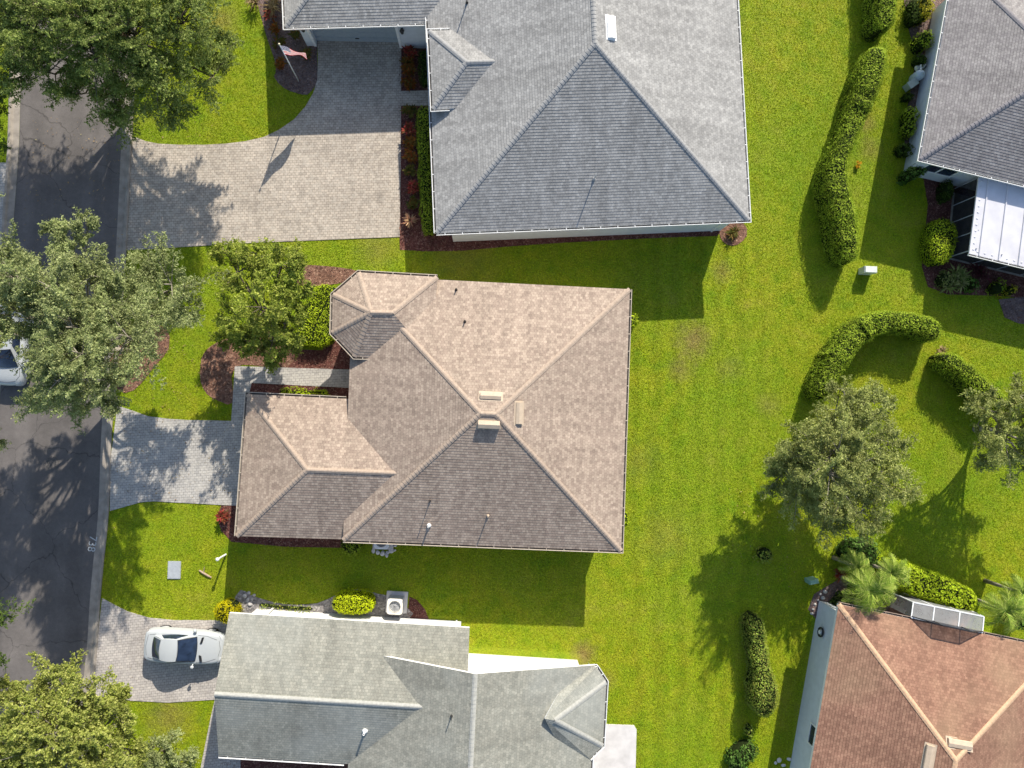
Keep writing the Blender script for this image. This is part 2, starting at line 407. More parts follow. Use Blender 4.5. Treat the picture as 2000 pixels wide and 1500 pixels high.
# ---------------------------------------------------------------- the ground
BROWN = [(1355, 665, 1.3, 0.7), (1330, 720, 0.9, 0.5), (1410, 530, 0.8, 0.45), (1140, 1276, 0.8, 0.8), (1665, 640, 0.5, 0.4),
         (1600, 840, 0.9, 0.3), (1500, 790, 0.8, 0.35), (1425, 720, 0.9, 0.3), (1690, 240, 0.7, 0.6), (1700, 290, 0.8, 0.45),
         (330, 1400, 1.6, 0.5), (120, 240, 0.6, 0.5), (1180, 1330, 0.7, 0.5), (1445, 1470, 0.6, 0.7), (735, 482, 1.4, 0.35), (430, 40, 1.2, 0.5),
         (1300, 1050, 2.0, 0.22), (1250, 900, 1.5, 0.2), (900, 500, 2.2, 0.25)]
def lawn_color(t, pos):
    n3 = noise(t, pos, 0.22, 4, 0.6); n4 = noise(t, pos, 1.1, 4, 0.6)
    add = N(t, 'ShaderNodeMath', operation='ADD'); L(t, n3, add.inputs[0]); L(t, n4, add.inputs[1])
    c = ramp(t, mapr(t, add.outputs[0], 0.66, 1.34, 0, 1), [(0.0, (0.20, 0.33, 0.012)), (0.35, (0.30, 0.385, 0.014)), (0.7, (0.385, 0.415, 0.022)), (1.0, (0.44, 0.41, 0.05))])
    # mown stripes, alternating lean of the blades
    sp = N(t, 'ShaderNodeSeparateXYZ'); L(t, pos, sp.inputs[0])
    sn = N(t, 'ShaderNodeMath', operation='SINE'); mu = N(t, 'ShaderNodeMath', operation='MULTIPLY'); mu.inputs[1].default_value = 5.2
    wv = N(t, 'ShaderNodeMath', operation='MULTIPLY_ADD'); L(t, noise(t, pos, 0.3, 2), wv.inputs[0]); wv.inputs[1].default_value = 9.0; L(t, mu.outputs[0], wv.inputs[2])
    L(t, sp.outputs[0], mu.inputs[0]); L(t, wv.outputs[0], sn.inputs[0])
    st = mult(t, c, mapr(t, sn.outputs[0], -1, 1, 0.90, 1.08))
    xa, xb = P(1215, 900).x, P(1520, 900).x            # the open strip behind the tan house is mown in long bands
    m1 = N(t, 'ShaderNodeMath', operation='MULTIPLY'); L(t, mapr(t, sp.outputs[0], xa, xa+0.8, 0, 1), m1.inputs[0]); L(t, mapr(t, sp.outputs[0], xb-1.5, xb, 1, 0), m1.inputs[1])
    c = mixc(t, m1.outputs[0], c, st)
    c = mixc(t, mapr(t, noise(t, pos, 0.11, 3, 0.6), 0.44, 0.60, 0.0, 0.45), c, (0.20, 0.36, 0.016))
    c = mixc(t, mapr(t, noise(t, pos, 0.75, 5, 0.7), 0.60, 0.74, 0.0, 0.22), c, (0.10, 0.22, 0.012))
    # worn, drier spots
    wob = noise(t, pos, 2.2, 4, 0.65)
    for px, py, r, s in BROWN:
        q = P(px, py)
        d = N(t, 'ShaderNodeVectorMath', operation='DISTANCE'); L(t, pos, d.inputs[0]); d.inputs[1].default_value = (q.x, q.y, 0)
        a = N(t, 'ShaderNodeMath', operation='MULTIPLY_ADD'); L(t, wob, a.inputs[0]); a.inputs[1].default_value = 1.6*r; L(t, d.outputs['Value'], a.inputs[2])
        c = mixc(t, mapr(t, a.outputs[0], 0.9*r, 1.9*r, s, 0.0), c, (0.36, 0.25, 0.10))
    return c
def lawn_mats():
    m, t, out = new_mat('lawn_soil'); pos = wpos(t)
    c = lawn_color(t, pos)
    c = mult(t, c, mapr(t, noise(t, pos, 11, 4, 0.75), 0.33, 0.67, 0.45, 1.08))
    principled(t, out, c, 0.6, 0.15, bump(t, noise(t, pos, 18, 4, 0.75), 1.0, 0.05))
    g, t, out = new_mat('grass_blade'); geo = N(t, 'ShaderNodeNewGeometry'); pos = geo.outputs['Position']
    c = lawn_color(t, pos)
    c = mult(t, c, mapr(t, geo.outputs['Random Per Island'], 0, 1, 0.55, 1.6))
    p = N(t, 'ShaderNodeBsdfDiffuse'); L(t, c, p.inputs['Color'])
    tr = N(t, 'ShaderNodeBsdfTranslucent'); L(t, c, tr.inputs['Color'])
    mx = N(t, 'ShaderNodeMixShader'); mx.inputs[0].default_value = 0.45
    L(t, p.outputs[0], mx.inputs[1]); L(t, tr.outputs[0], mx.inputs[2]); L(t, mx.outputs[0], out.inputs[0])
    return m, g
M['lawn'], M['grass_blade'] = lawn_mats()

def asphalt():
    m, t, out = new_mat('asphalt'); pos = wpos(t)
    c = ramp(t, noise(t, pos, 0.7, 5, 0.6), [(0.3, (0.115, 0.105, 0.10)), (0.7, (0.165, 0.15, 0.142))])
    c = mult(t, c, mapr(t, noise(t, pos, 40, 3, 0.7), 0.3, 0.7, 0.8, 1.2))
    c = mult(t, c, mapr(t, noise(t, pos, 5, 3, 0.7), 0.3, 0.7, 0.92, 1.08))
    dn = N(t, 'ShaderNodeTexNoise'); dn.inputs['Scale'].default_value = 1.4; dn.inputs['Detail'].default_value = 5; L(t, pos, dn.inputs['Vector'])
    ad = N(t, 'ShaderNodeVectorMath', operation='MULTIPLY_ADD'); L(t, dn.outputs['Color'], ad.inputs[0]); ad.inputs[1].default_value = (.9, .9, 0); L(t, pos, ad.inputs[2])
    vo = N(t, 'ShaderNodeTexVoronoi'); vo.feature = 'DISTANCE_TO_EDGE'; vo.inputs['Scale'].default_value = 0.23; L(t, ad.outputs[0], vo.inputs['Vector'])
    c = mult(t, c, mapr(t, vo.outputs['Distance'], 0.0, 0.006, 0.55, 1.0))
    sx = N(t, 'ShaderNodeMapping'); sx.inputs['Rotation'].default_value = (0, 0, math.radians(-5)); sx.inputs['Scale'].default_value = (0.75, 0.03, 1); L(t, pos, sx.inputs['Vector'])
    c = mult(t, c, mapr(t, noise(t, sx.outputs[0], 1.0, 3), 0.35, 0.65, 0.86, 1.1))
    principled(t, out, c, 0.95, 0.2, bump(t, noise(t, pos, 50, 2), 0.4, 0.01)); return m
def mulch(name, a, b, c_):
    m, t, out = new_mat(name); pos = wpos(t)
    v = N(t, 'ShaderNodeTexVoronoi'); v.inputs['Scale'].default_value = 13; L(t, pos, v.inputs['Vector'])
    sp = N(t, 'ShaderNodeSeparateColor'); L(t, v.outputs['Color'], sp.inputs[0])
    c = ramp(t, sp.outputs[0], [(0.0, a), (0.5, b), (0.85, b), (1.0, c_)])
    c = mult(t, c, mapr(t, noise(t, pos, 1.6, 4), 0.3, 0.7, 0.7, 1.25))
    principled(t, out, c, 0.95, 0.1, bump(t, noise(t, pos, 20, 3, 0.7), 1.0, 0.06)); return m
M['asphalt'] = asphalt()
M['mulch_red'] = mulch('mulch_red', (0.085, 0.033, 0.028), (0.145, 0.058, 0.048), (0.28, 0.15, 0.12))
M['mulch_brown'] = mulch('mulch_brown', (0.13, 0.07, 0.05), (0.24, 0.13, 0.09), (0.42, 0.27, 0.19))
M['mulch_grey'] = mulch('mulch_grey', (0.12, 0.085, 0.08), (0.19, 0.14, 0.13), (0.30, 0.22, 0.2))
M['gravel'] = mulch('gravel', (0.16, 0.15, 0.15), (0.30, 0.28, 0.27), (0.55, 0.52, 0.5))

def sheet(name, pts, z, mat, edge=0.0):
    mb = MB(); q = [Vector((p.x, p.y, z)) for p in pts]
    A = sum(q[i].x*q[(i+1) % len(q)].y-q[(i+1) % len(q)].x*q[i].y for i in range(len(q)))
    if A < 0: q.reverse()
    mb.prism([(p.x, p.y) for p in q], -0.02, z, 0)
    o = mb.build(name, mat); o['kind'] = 'structure'; return o

mb = MB(); S = 160
mb.poly([(-S, -S, 0), (S, -S, 0), (S, S, 0), (-S, S, 0)])
tag(mb.build('lawn', M['lawn']), kind='structure')

CURB_OUT = [(300, -900), (282, -300), (268, 0), (262, 200), (258, 280), (247, 500), (232, 700), (220, 830), (213, 1000), (203, 1100), (196, 1180), (192, 1252), (184, 1330), (170, 1500), (130, 1900), (60, 2500)]
CURB_IN = [(x-21, y) for x, y in CURB_OUT]
LEFT_IN = [(75, -900), (62, -300), (46, 0), (40, 180), (38, 260), (35, 320), (29, 400), (22, 500), (6, 700), (-10, 900), (-30, 1100), (-55, 1350), (-80, 1600), (-130, 2500)]
LEFT_OUT = [(x-21, y) for x, y in LEFT_IN]
co = smooth_path(PL(CURB_OUT), 0.8); ci = smooth_path(PL(CURB_IN), 0.8)
li = smooth_path(PL(LEFT_IN), 0.8); lo = smooth_path(PL(LEFT_OUT), 0.8)
ROAD_POLY = ci+li[::-1]
road = sheet('road', ROAD_POLY, 0.004, M['asphalt'])
FULL_ROAD = co+lo[::-1]
def curb(name, a, b):
    """a: lawn side, b: road side; a gutter pan that rises to a rounded kerb"""
    n = min(len(a), len(b)); mb = MB(); rows = []
    prof = [(0.0, -0.01), (0.0, 0.085), (0.10, 0.115), (0.26, 0.105), (0.38, 0.03), (0.45, 0.016), (1.0, 0.012)]
    for u, z in prof:
        r = []
        for i in range(n):
            p = a[i].lerp(b[i], u); r.append((p.x, p.y, z))
        rows.append(r)
    mb.grid(rows)
    return mb.build(name, M['concrete'])
def resample(p, n):
    d = [0]
    for i in range(1, len(p)): d.append(d[-1]+(p[i]-p[i-1]).length)
    out = []; j = 0
    for k in range(n):
        s = d[-1]*k/(n-1)
        while j < len(p)-2 and d[j+1] < s: j += 1
        t = (s-d[j])/max(1e-6, d[j+1]-d[j]); out.append(p[j].lerp(p[j+1], min(1, t)))
    return out
tag(curb('kerb', resample(co, 140), resample(ci, 140)), kind='structure')
tag(curb('kerb', resample(lo, 140), resample(li, 140)), kind='structure')

# driveways, walks, beds ------------------------------------------------
DRIVE_B = [(620, 72), (621, 120), (620, 155), (612, 182), (597, 208), (575, 233), (545, 254), (515, 268), (480, 276), (440, 281), (400, 283), (350, 283), (310, 281), (285, 276), (260, 266), (256, 320), (246, 489), (300, 486), (500, 474), (781, 463), (783, 300), (784, 72)]
WALK_B = [(782, 178), (880, 176), (880, 206), (782, 207)]
DRIVE_A = [(230, 792), (262, 803), (290, 813), (330, 818), (365, 820), (452, 822), (459, 715), (690, 722), (690, 758), (492, 748), (486, 772), (520, 780), (520, 990), (470, 988), (300, 979), (275, 981), (250, 988), (215, 998), (216, 900)]
DRIVE_E = [(200, 1168), (222, 1180), (250, 1194), (290, 1206), (340, 1211), (410, 1211), (470, 1214), (470, 1500), (392, 1500), (412, 1400), (420, 1366), (330, 1372), (255, 1368), (235, 1362), (180, 1358), (190, 1260)]
LEFT_DRIVE = [(-200, 318), (17, 318), (12, 400), (4, 520), (-200, 520)]
drives = []
drives.append(sheet('driveway', PL(DRIVE_B), 0.034, M['paver_warm']))
drives.append(sheet('walkway', PL(WALK_B), 0.030, M['paver_warm']))
drives.append(sheet('driveway', PL(DRIVE_A), 0.034, M['paver_grey']))
drives.append(sheet('driveway', PL(DRIVE_E), 0.034, M['paver_pale']))
drives.append(sheet('driveway', PL(LEFT_DRIVE), 0.034, M['paver_grey']))
PATIO = [(1130, 1412), (1238, 1416), (1243, 1424), (1238, 1620), (1130, 1620)]
patio = sheet('patio', PL(PATIO), 0.05, M['pale_concrete'])
BEDS = {
 'mulch_red': [
   [(780, 455), (781, 488), (830, 491), (900, 490), (1000, 481), (1100, 474), (1200, 469), (1300, 464), (1400, 461), (1420, 440), (1420, 400), (830, 400), (830, 455)],
   [(779, 60), (779, 178), (870, 178), (870, 60)],
   [(778, 207), (780, 456), (880, 456), (880, 207)],
   [(560, 682), (560, 719), (720, 722), (720, 640), (650, 640), (630, 684)],
   [(492, 748), (486, 772), (700, 780), (700, 758)],
   [(432, 987), (424, 1010), (432, 1036), (452, 1058), (560, 1068), (680, 1070), (700, 1000), (470, 987)],
   [(800, 1165), (795, 1210), (840, 1215), (830, 1190), (815, 1172)],
   [(430, 1470), (430, 1560), (700, 1560), (700, 1470)],
   [(1800, 330), (1812, 400), (1800, 520), (1812, 560), (1850, 575), (1960, 578), (2100, 600), (2100, 400), (1840, 300)],
 ],
 'mulch_brown': [
   [(398, 690), (392, 715), (392, 745), (405, 770), (430, 784), (456, 786), (460, 716), (560, 719), (575, 685), (560, 640), (470, 655), (425, 668)],
   [(585, 520), (575, 545), (600, 560), (690, 548), (700, 530), (640, 520)],
   [(215, 700), (230, 760), (262, 762), (305, 712), (330, 680), (325, 640), (280, 640)],
   [(1410, 440), (1406, 462), (1420, 478), (1440, 478), (1458, 460), (1452, 436)],
 ],
 'mulch_grey': [
   [(500, -60), (512, 40), (540, 130), (535, 150), (555, 172), (580, 182), (600, 185), (614, 170), (621, 150), (620, 90), (640, 60), (640, -60)],
   [(1765, 0), (1775, 60), (1790, 110), (1765, 250), (1770, 330), (1830, 330), (1850, 0)],
   [(1590, 1160), (1578, 1190), (1596, 1212), (1640, 1212), (1740, 1230), (1760, 1180), (1700, 1150), (1640, 1130)],
   [(1950, 585), (1962, 620), (1990, 632), (2100, 640), (2100, 570)],
   [(1436, 1470), (1420, 1505), (1450, 1515), (1456, 1470)],
 ],
 'gravel': [
   [(470, 1152), (490, 1162), (520, 1172), (560, 1180), (620, 1178), (660, 1160), (700, 1150), (740, 1160), (780, 1172), (790, 1220), (470, 1200), (455, 1180)],
 ],
}
NOGRASS = [FULL_ROAD] + [PL(x) for x in (DRIVE_B, WALK_B, DRIVE_A, DRIVE_E, LEFT_DRIVE, PATIO)]
zz = 0.010
for mk, lst in BEDS.items():
    for poly in lst:
        q = smooth_path(PL(poly), 0.5, closed=True) if mk in ('mulch_brown', 'gravel') or len(poly) > 8 and mk != 'mulch_red' else PL(poly)
        NOGRASS.append(q)
        zz += 0.0009
        sheet('gravel_bed' if mk == 'gravel' else 'planting_bed', q, zz, M[mk])

# ---------------------------------------------------------------- houses
PITCH = 0.35
def face_uv_frame(pts):
    n = Vector((0, 0, 0))
    for i in range(len(pts)):
        a, b = pts[i], pts[(i+1) % len(pts)]
        n += Vector(((a.y-b.y)*(a.z+b.z), (a.z-b.z)*(a.x+b.x), (a.x-b.x)*(a.y+b.y)))
    n.normalize()
    if n.z < 0: n = -n
    up = Vector((0, 0, 1)); v = (up-n*up.dot(n))
    v = v.normalized() if v.length > 1e-4 else Vector((0, 1, 0))
    return n, v.cross(n), v
def clip(pts, v, c, keep_above):
    out = []
    for i in range(len(pts)):
        a, b = pts[i], pts[(i+1) % len(pts)]
        da, db = a.dot(v)-c, b.dot(v)-c
        if not keep_above: da, db = -da, -db
        if da >= 0: out.append(a)
        if (da > 0 and db < 0) or (da < 0 and db > 0): out.append(a.lerp(b, da/(da-db)))
    return out
def ccw(pts):
    A = sum(pts[i].x*pts[(i+1) % len(pts)].y-pts[(i+1) % len(pts)].x*pts[i].y for i in range(len(pts)))
    return pts if A > 0 else pts[::-1]
def shingled(mb, pts, thick=0.010):
    """one roof plane laid in real overlapping courses"""
    pts = ccw(pts)
    n, u, v = face_uv_frame(pts)
    d = [p.dot(v) for p in pts]; lo_, hi = min(d), max(d)
    k = 0; c = lo_
    while c < hi-1e-4:
        s = clip(clip(pts, v, c, True), v, min(c+COURSE, hi), False)
        if len(s) >= 3:
            q = []; uvs = []
            for p in s:
                f = 1-min(1, max(0, (p.dot(v)-c)/COURSE))
                q.append(p+n*(thick*f+0.002)); uvs.append((p.dot(u), p.dot(v)-lo_))
            mb.poly(q, 0, uvs)
            low = [i for i, p in enumerate(s) if abs(p.dot(v)-c) < 1e-5]
            if k > 0 and len(low) >= 2:
                lows = sorted(low, key=lambda i: s[i].dot(u)); a, b = lows[0], lows[-1]
                mb.poly([s[a], s[b], q[b], q[a]], 0, [(s[a].dot(u), c-lo_+0.002), (s[b].dot(u), c-lo_+0.002)]*2)
        c += COURSE; k += 1
def section(root, planes, mats, gutter=None, gutter_mat=None, caps=(), slab=0.16, drop_caps=0.30):
    """a roof section of a house: shingled planes, fascia and soffit, gutter along an eave line, caps along its hips and ridges"""
    mb = MB()
    for f in planes: shingled(mb, [Vector(p) for p in f])
    roof = mb.build('roof', mats['shingle'], root)
    fb = MB(); edges = {}
    key = lambda p: (round(p[0], 3), round(p[1], 3), round(p[2], 3))
    for f in planes:
        f = ccw([Vector(p) for p in f])
        fb.poly([p-Vector((0, 0, slab)) for p in reversed(f)])
        for i in range(len(f)):
            a, b = f[i], f[(i+1) % len(f)]
            edges.setdefault(frozenset((key(a), key(b))), []).append((a, b))
    for e, l in edges.items():
        if len(l) == 1:
            a, b = l[0]; z = Vector((0, 0, slab))
            fb.poly([a-z, b-z, b, a])
    fb.build('fascia', mats['trim'], root)
    if gutter:
        for line in gutter: add_gutter(root, line, gutter_mat or mats['gutter'])
    if caps:
        cb = MB()
        for a, b, dr in caps: add_cap(cb, Vector(a), Vector(b), dr)
        cb.build('hip_cap', mats['cap'], roof)
    return roof
def add_gutter(root, line, mat):
    """line: eave points with the roof on the left when walked"""
    n = len(line); ln = [Vector(p) for p in line]
    offs = []
    for i in range(n):
        dirs = []
        if i > 0: dirs.append((ln[i]-ln[i-1]).normalized())
        if i < n-1: dirs.append((ln[i+1]-ln[i]).normalized())
        ns = [Vector((d.y, -d.x, 0)) for d in dirs]
        m = sum(ns, Vector()).normalized(); m /= max(0.5, m.dot(ns[0])); offs.append(m)
    mb = MB()
    prof = [(0.004, -0.03), (0.004, -0.12), (0.10, -0.135), (0.125, -0.015), (0.125, 0.0), (0.095, 0.0), (0.085, -0.10), (0.012, -0.10)]
    for k in range(len(prof)-1):
        (a, za), (b, zb) = prof[k], prof[k+1]
        for i in range(n-1):
            q = [ln[i]+offs[i]*a+Vector((0, 0, za)), ln[i+1]+offs[i+1]*a+Vector((0, 0, za)), ln[i+1]+offs[i+1]*b+Vector((0, 0, zb)), ln[i]+offs[i]*b+Vector((0, 0, zb))]
            mb.poly(q[::-1], 1 if k >= 6 else 0)
    for i in (0, n-1):
        mb.poly([ln[i]+offs[i]*a+Vector((0, 0, za)) for a, za in prof[:6]], 0)
    # hangers across the trough
    for i in range(n-1):
        L_ = (ln[i+1]-ln[i]).length; d = (ln[i+1]-ln[i]).normalized()
        for k in range(int(L_/0.9)):
            c = ln[i]+d*(0.45+0.9*k)+offs[i].normalized()*0.06+Vector((0, 0, 0.004))
            mb.box(c, (0.035, 0.13, 0.008), math.atan2(d.y, d.x))
    mb.build('gutter', [mat, M['gutter_shade_dirt']], root)
def add_cap(mb, a, b, drop):
    d = b-a; Ln = d.length; d.normalize()
    side = Vector((d.y, -d.x, 0)).normalized(); W = 0.125
    n = max(1, int(Ln/0.2)); st = Ln/n
    for i in range(n):
        lo_, hi = a+d*(st*i), a+d*(st*(i+1))
        t0, t1 = 0.040, 0.026
        def ring(p, t): return [p-side*W+Vector((0, 0, t-drop*W)), p-side*0.03+Vector((0, 0, t+0.004)), p+side*0.03+Vector((0, 0, t+0.004)), p+side*W+Vector((0, 0, t-drop*W))]
        r0, r1 = ring(lo_, t0), ring(hi, t1)
        low = [q-Vector((0, 0, 0.03)) for q in r0]
        for k in range(3):
            mb.poly([r0[k], r0[k+1], r1[k+1], r1[k]])
            mb.poly([low[k], low[k+1], r0[k+1], r0[k]])
        mb.poly([low[0], r0[0], r1[0], r1[0]-Vector((0, 0, 0.03))]); mb.poly([r0[3], low[3], r1[3]-Vector((0, 0, 0.03)), r1[3]])
def hip4(c, pitch=PITCH, gable=()):
    """c: four eave corners going round. Returns planes and ridge; gable: indices of edges that end in a gable"""
    c = [Vector(p) for p in c]
    e0 = ((c[1]-c[0]).length+(c[2]-c[3]).length)/2; e1 = ((c[2]-c[1]).length+(c[3]-c[0]).length)/2
    if gable: long_first = (gable[0] % 2 == 1)      # ridge runs along edges 0/2 when gables are on 1/3
    else: long_first = e0 >= e1
    if not long_first: c = c[1:]+c[:1]; e0, e1 = e1, e0; gable = [(g-1) % 4 for g in gable]
    mA = (c[3]+c[0])/2; mB = (c[1]+c[2])/2          # middles of the short edges 3 and 1
    ax = (mB-mA).normalized(); rise = pitch*e1/2
    iA = 0 if 3 in gable else min(e1/2, e0/2-0.01); iB = 0 if 1 in gable else min(e1/2, e0/2-0.01)
    rA = mA+ax*iA+Vector((0, 0, rise)); rB = mB-ax*iB+Vector((0, 0, rise))
    planes = [[c[0], c[1], rB, rA], [c[2], c[3], rA, rB]]
    caps = [(rA, rB, pitch)]
    h = pitch*0.707
    if 1 not in gable: planes.append([c[1], c[2], rB]); caps += [(c[1], rB, h), (c[2], rB, h)]
    if 3 not in gable: planes.append([c[3], c[0], rA]); caps += [(c[3], rA, h), (c[0], rA, h)]
    return planes, caps, rA, rB
def walls(root, poly, z1, mat, z0=0.0, gables=()):
    mb = MB(); q = ccw([Vector((p[0], p[1], 0)) for p in poly])
    mb.prism([(p.x, p.y) for p in q], z0, z1, 0, top=False)
    for tri in gables: mb.poly(tri)
    return mb.build('wall', mat, root)
def window_on(root, a, b, z0, z1, frame_mat=None, out=None, mull=1):
    """a, b: ends of the window on the wall line; out: outward normal"""
    a = Vector((a[0], a[1], 0)); b = Vector((b[0], b[1], 0)); d = (b-a).normalized(); Ln = (b-a).length
    nrm = Vector((out[0], out[1], 0)).normalized(); rz = math.atan2(d.y, d.x); mid = (a+b)/2; h = z1-z0
    f = MB(); t = 0.07
    for zc in (z0, z1): f.box(mid+nrm*0.02+Vector((0, 0, zc)), (Ln+t, 0.08, t), rz)
    for k in range(mull+2):
        p = a.lerp(b, k/(mull+1)); f.box(p+nrm*0.02+Vector((0, 0, (z0+z1)/2)), (t, 0.075, h-t), rz)
    wdw = f.build('window', frame_mat or M['white_trim'], root)
    g = MB(); g.box(mid+nrm*0.008+Vector((0, 0, (z0+z1)/2)), (Ln-0.01, 0.03, h-0.02), rz)
    g.build('pane', M['window_glass'], wdw)
    return wdw
def plane_z(planes, x, y):
    """roof height of the section at x, y"""
    best = -1e9
    for f in planes:
        f = [Vector(p) for p in f]
        if in_poly(np.array([x]), np.array([y]), f)[0]:
            n, u, v = face_uv_frame(f)
            best = max(best, f[0].z-(n.x*(x-f[0].x)+n.y*(y-f[0].y))/n.z)
    return best
def roof_point(planes, px, py):
    z = 4.0
    for _ in range(12):
        p = P(px, py, z); q = plane_z(planes, p.x, p.y)
        if q > -1e8: z = q
    p = P(px, py, z); n = Vector((0, 0, 1))
    for f in planes:
        f = [Vector(k) for k in f]
        if in_poly(np.array([p.x]), np.array([p.y]), f)[0]: n = face_uv_frame(f)[0]
    return Vector((p.x, p.y, z)), n
def box_vent(root, planes, a, b, width, mat, hgt=0.15, name='roof_vent'):
    """a low off-ridge vent between two pixels of the roof"""
    pa, n = roof_point(planes, *a); pb, _ = roof_point(planes, *b)
    d = (pb-pa).normalized(); s = n.cross(d).normalized(); mb = MB()
    if s.z < 0: s = -s                                    # up the slope
    prof = [(-width/2, 0.0), (-width/2, hgt*0.75), (-width*0.42, hgt*0.95), (width*0.1, hgt), (width/2, hgt*0.45), (width/2, 0.0)]
    A = [pa+s*u+n*h for u, h in prof]; B = [pb+s*u+n*h for u, h in prof]
    for k in range(len(prof)-1): mb.poly([A[k], B[k], B[k+1], A[k+1]])
    mb.poly(A[::-1]); mb.poly(B)
    fl = 0.08                                               # flashing flange
    mb.poly([pa-d*fl-s*(width/2+fl)+n*0.016, pb+d*fl-s*(width/2+fl)+n*0.016, pb+d*fl+s*(width/2+fl)+n*0.016, pa-d*fl+s*(width/2+fl)+n*0.016])
    return mb.build(name, mat, root)
def vent_pipe(root, planes, px, py, h=0.45, r=0.045, mat=None):
    p, n = roof_point(planes, px, py); mb = MB()
    mb.lathe(p+Vector((0, 0, 0.0)), [(r*2.6, -0.05), (r*2.4, 0.05), (r*1.3, 0.11), (r, 0.13), (r, h), (r*0.7, h), (r*0.7, h-0.1)], 12)
    return mb.build('vent_pipe', mat or M['white_pvc'], root)
def garage_door(root, a, b, z1, out, mat, rows=4):
    a = Vector((a[0], a[1], 0)); b = Vector((b[0], b[1], 0)); d = (b-a).normalized(); Ln = (b-a).length
    nrm = Vector((out[0], out[1], 0)).normalized(); rz = math.atan2(d.y, d.x); mid = (a+b)/2
    mb = MB(); ph = z1/rows
    for r in range(rows):
        mb.box(mid+Vector((0, 0, ph*(r+0.5))), (Ln, 0.06, ph-0.012), rz)
        for k in range(8):
            p = a.lerp(b, (k+0.5)/8)+nrm*0.035; mb.box(p+Vector((0, 0, ph*(r+0.5))), (Ln/8-0.12, 0.02, ph-0.16), rz)
    g = mb.build('garage_door', mat, root)
    h = MB(); h.box(mid+nrm*0.06+Vector((0, 0, ph*0.75)), (0.22, 0.04, 0.05), rz); h.build('handle', M['black_metal'], g)
    return g
def coach_lamp(root, p, out):
    nrm = Vector((out[0], out[1], 0)).normalized(); c = Vector(p)+nrm*0.14; mb = MB()
    mb.box(Vector(p)+nrm*0.02, (0.12, 0.12, 0.22)); mb.lathe(c+Vector((0, 0, -0.2)), [(0.05, 0), (0.085, 0.05), (0.10, 0.24), (0.13, 0.26), (0.06, 0.36), (0.02, 0.42)], 8)
    mb.box(Vector(p)+nrm*0.08, (0.03, 0.03, 0.03))
    return mb.build('coach_lamp', M['black_metal'], root)
def downspout(root, p, z1, mat):
    mb = MB(); mb.box(Vector((p[0], p[1], z1/2)), (0.08, 0.06, z1)); return mb.build('downspout', mat, root)

HOUSE_POLYS = []
# ---- the tan house in the middle
TAN = dict(shingle=M['tan_shingle'], trim=M['tan_trim'], cap=M['tan_cap'], gutter=M['tan_trim'])
hA = empty('house', P(945, 800), 'house with tan shingle hip roof and an angled bay, in the middle', 'house')
ZE = 3.05
A_c = [P(670, 1055, ZE), P(1213, 1076, ZE), P(1230, 565, ZE), P(690, 538, ZE)]
A_pl, A_cap, rA, rB = hip4(A_c)
section(hA, A_pl, TAN, gutter=[[A_c[0], A_c[1], A_c[2]]], caps=A_cap)
Ag = [P(462, 1047, 2.7), P(800, 1057, 2.7), P(812, 785, 2.7), P(483, 770, 2.7)]
Ag_pl, Ag_cap, _, _ = hip4(Ag, gable=[1])
section(hA, Ag_pl, TAN, gutter=[[P(676, 779, 2.7), Ag[3], Ag[0]]], caps=[(a, b, c) for a, b, c in Ag_cap])
zb, zr = 3.4, 4.3
bay = [P(x, y, zb) for x, y in ((854, 541), (700, 532), (650, 575), (648, 650), (692, 697), (845, 702))]
R1, R2 = P(724, 610, zr), P(767, 611, zr)
b_pl = [[bay[0], bay[1], R1, R2], [bay[1], bay[2], R1], [bay[2], bay[3], R1], [bay[3], bay[4], R1], [bay[4], bay[5], R2, R1], [bay[5], bay[0], R2]]
section(hA, b_pl, TAN, gutter=[[bay[0], bay[1], bay[2], bay[3], bay[4], P(728, 698, zb)]], caps=[(R1, R2, 0.4), (bay[0], R2, 0.28), (bay[1], R1, 0.2), (bay[2], R1, 0.2), (bay[3], R1, 0.2), (bay[4], R1, 0.2)])
walls(hA, inset(A_c, 0.5), 3.02, M['beige_stucco'])
walls(hA, inset(Ag, [0.5, 0.3, 0.5, 0.5]), 2.68, M['beige_stucco'])
bw = inset(bay, [0.5, 0.5, 0.5, 0.5, 0.5, 0.3]); walls(hA, bw, 3.38, M['beige_stucco'])
HOUSE_POLYS += [inset(A_c, 0.4), inset(Ag, 0.4), inset(bay, 0.4)]
gw = inset(Ag, [0.5, 0.3, 0.5, 0.5]); ga, gb = Vector(gw[3]), Vector(gw[0])
garage_door(hA, ga.lerp(gb, 0.14), ga.lerp(gb, 0.86), 2.2, (-1, 0.05), M['white_trim'])
for i, j in ((1, 2), (2, 3), (3, 4)):
    a, b = Vector(bw[i]), Vector(bw[j]); e = b-a; nn = (e.y, -e.x)
    nn = (-abs(nn[0]), nn[1]) if i == 2 else (-abs(nn[0]), abs(nn[1]) if i == 1 else -abs(nn[1]))
    window_on(hA, a.lerp(b, 0.25), a.lerp(b, 0.75), 0.9, 2.3, M['tan_trim'], nn, 0)
aw = inset(A_c, 0.5)
a, b = Vector(aw[1]), Vector(aw[2])
for t0 in (0.12, 0.42, 0.72): window_on(hA, a.lerp(b, t0), a.lerp(b, t0+0.14), 0.6, 2.3, M['tan_trim'], (1, 0), 1)
allA = A_pl+Ag_pl
box_vent(hA, A_pl, (938, 773), (979, 775), 0.34, M['tan_metal'])
box_vent(hA, A_pl, (1014, 786), (1013, 828), 0.34, M['tan_metal'])
box_vent(hA, A_pl, (934, 827), (976, 829), 0.36, M['tan_metal'], 0.22)
vent_pipe(hA, A_pl, 838, 1026, 0.5); vent_pipe(hA, A_pl, 953, 1007, 0.5, 0.03, M['tan_metal']); vent_pipe(hA, A_pl, 840, 978, 0.6, 0.022, M['black_metal'])
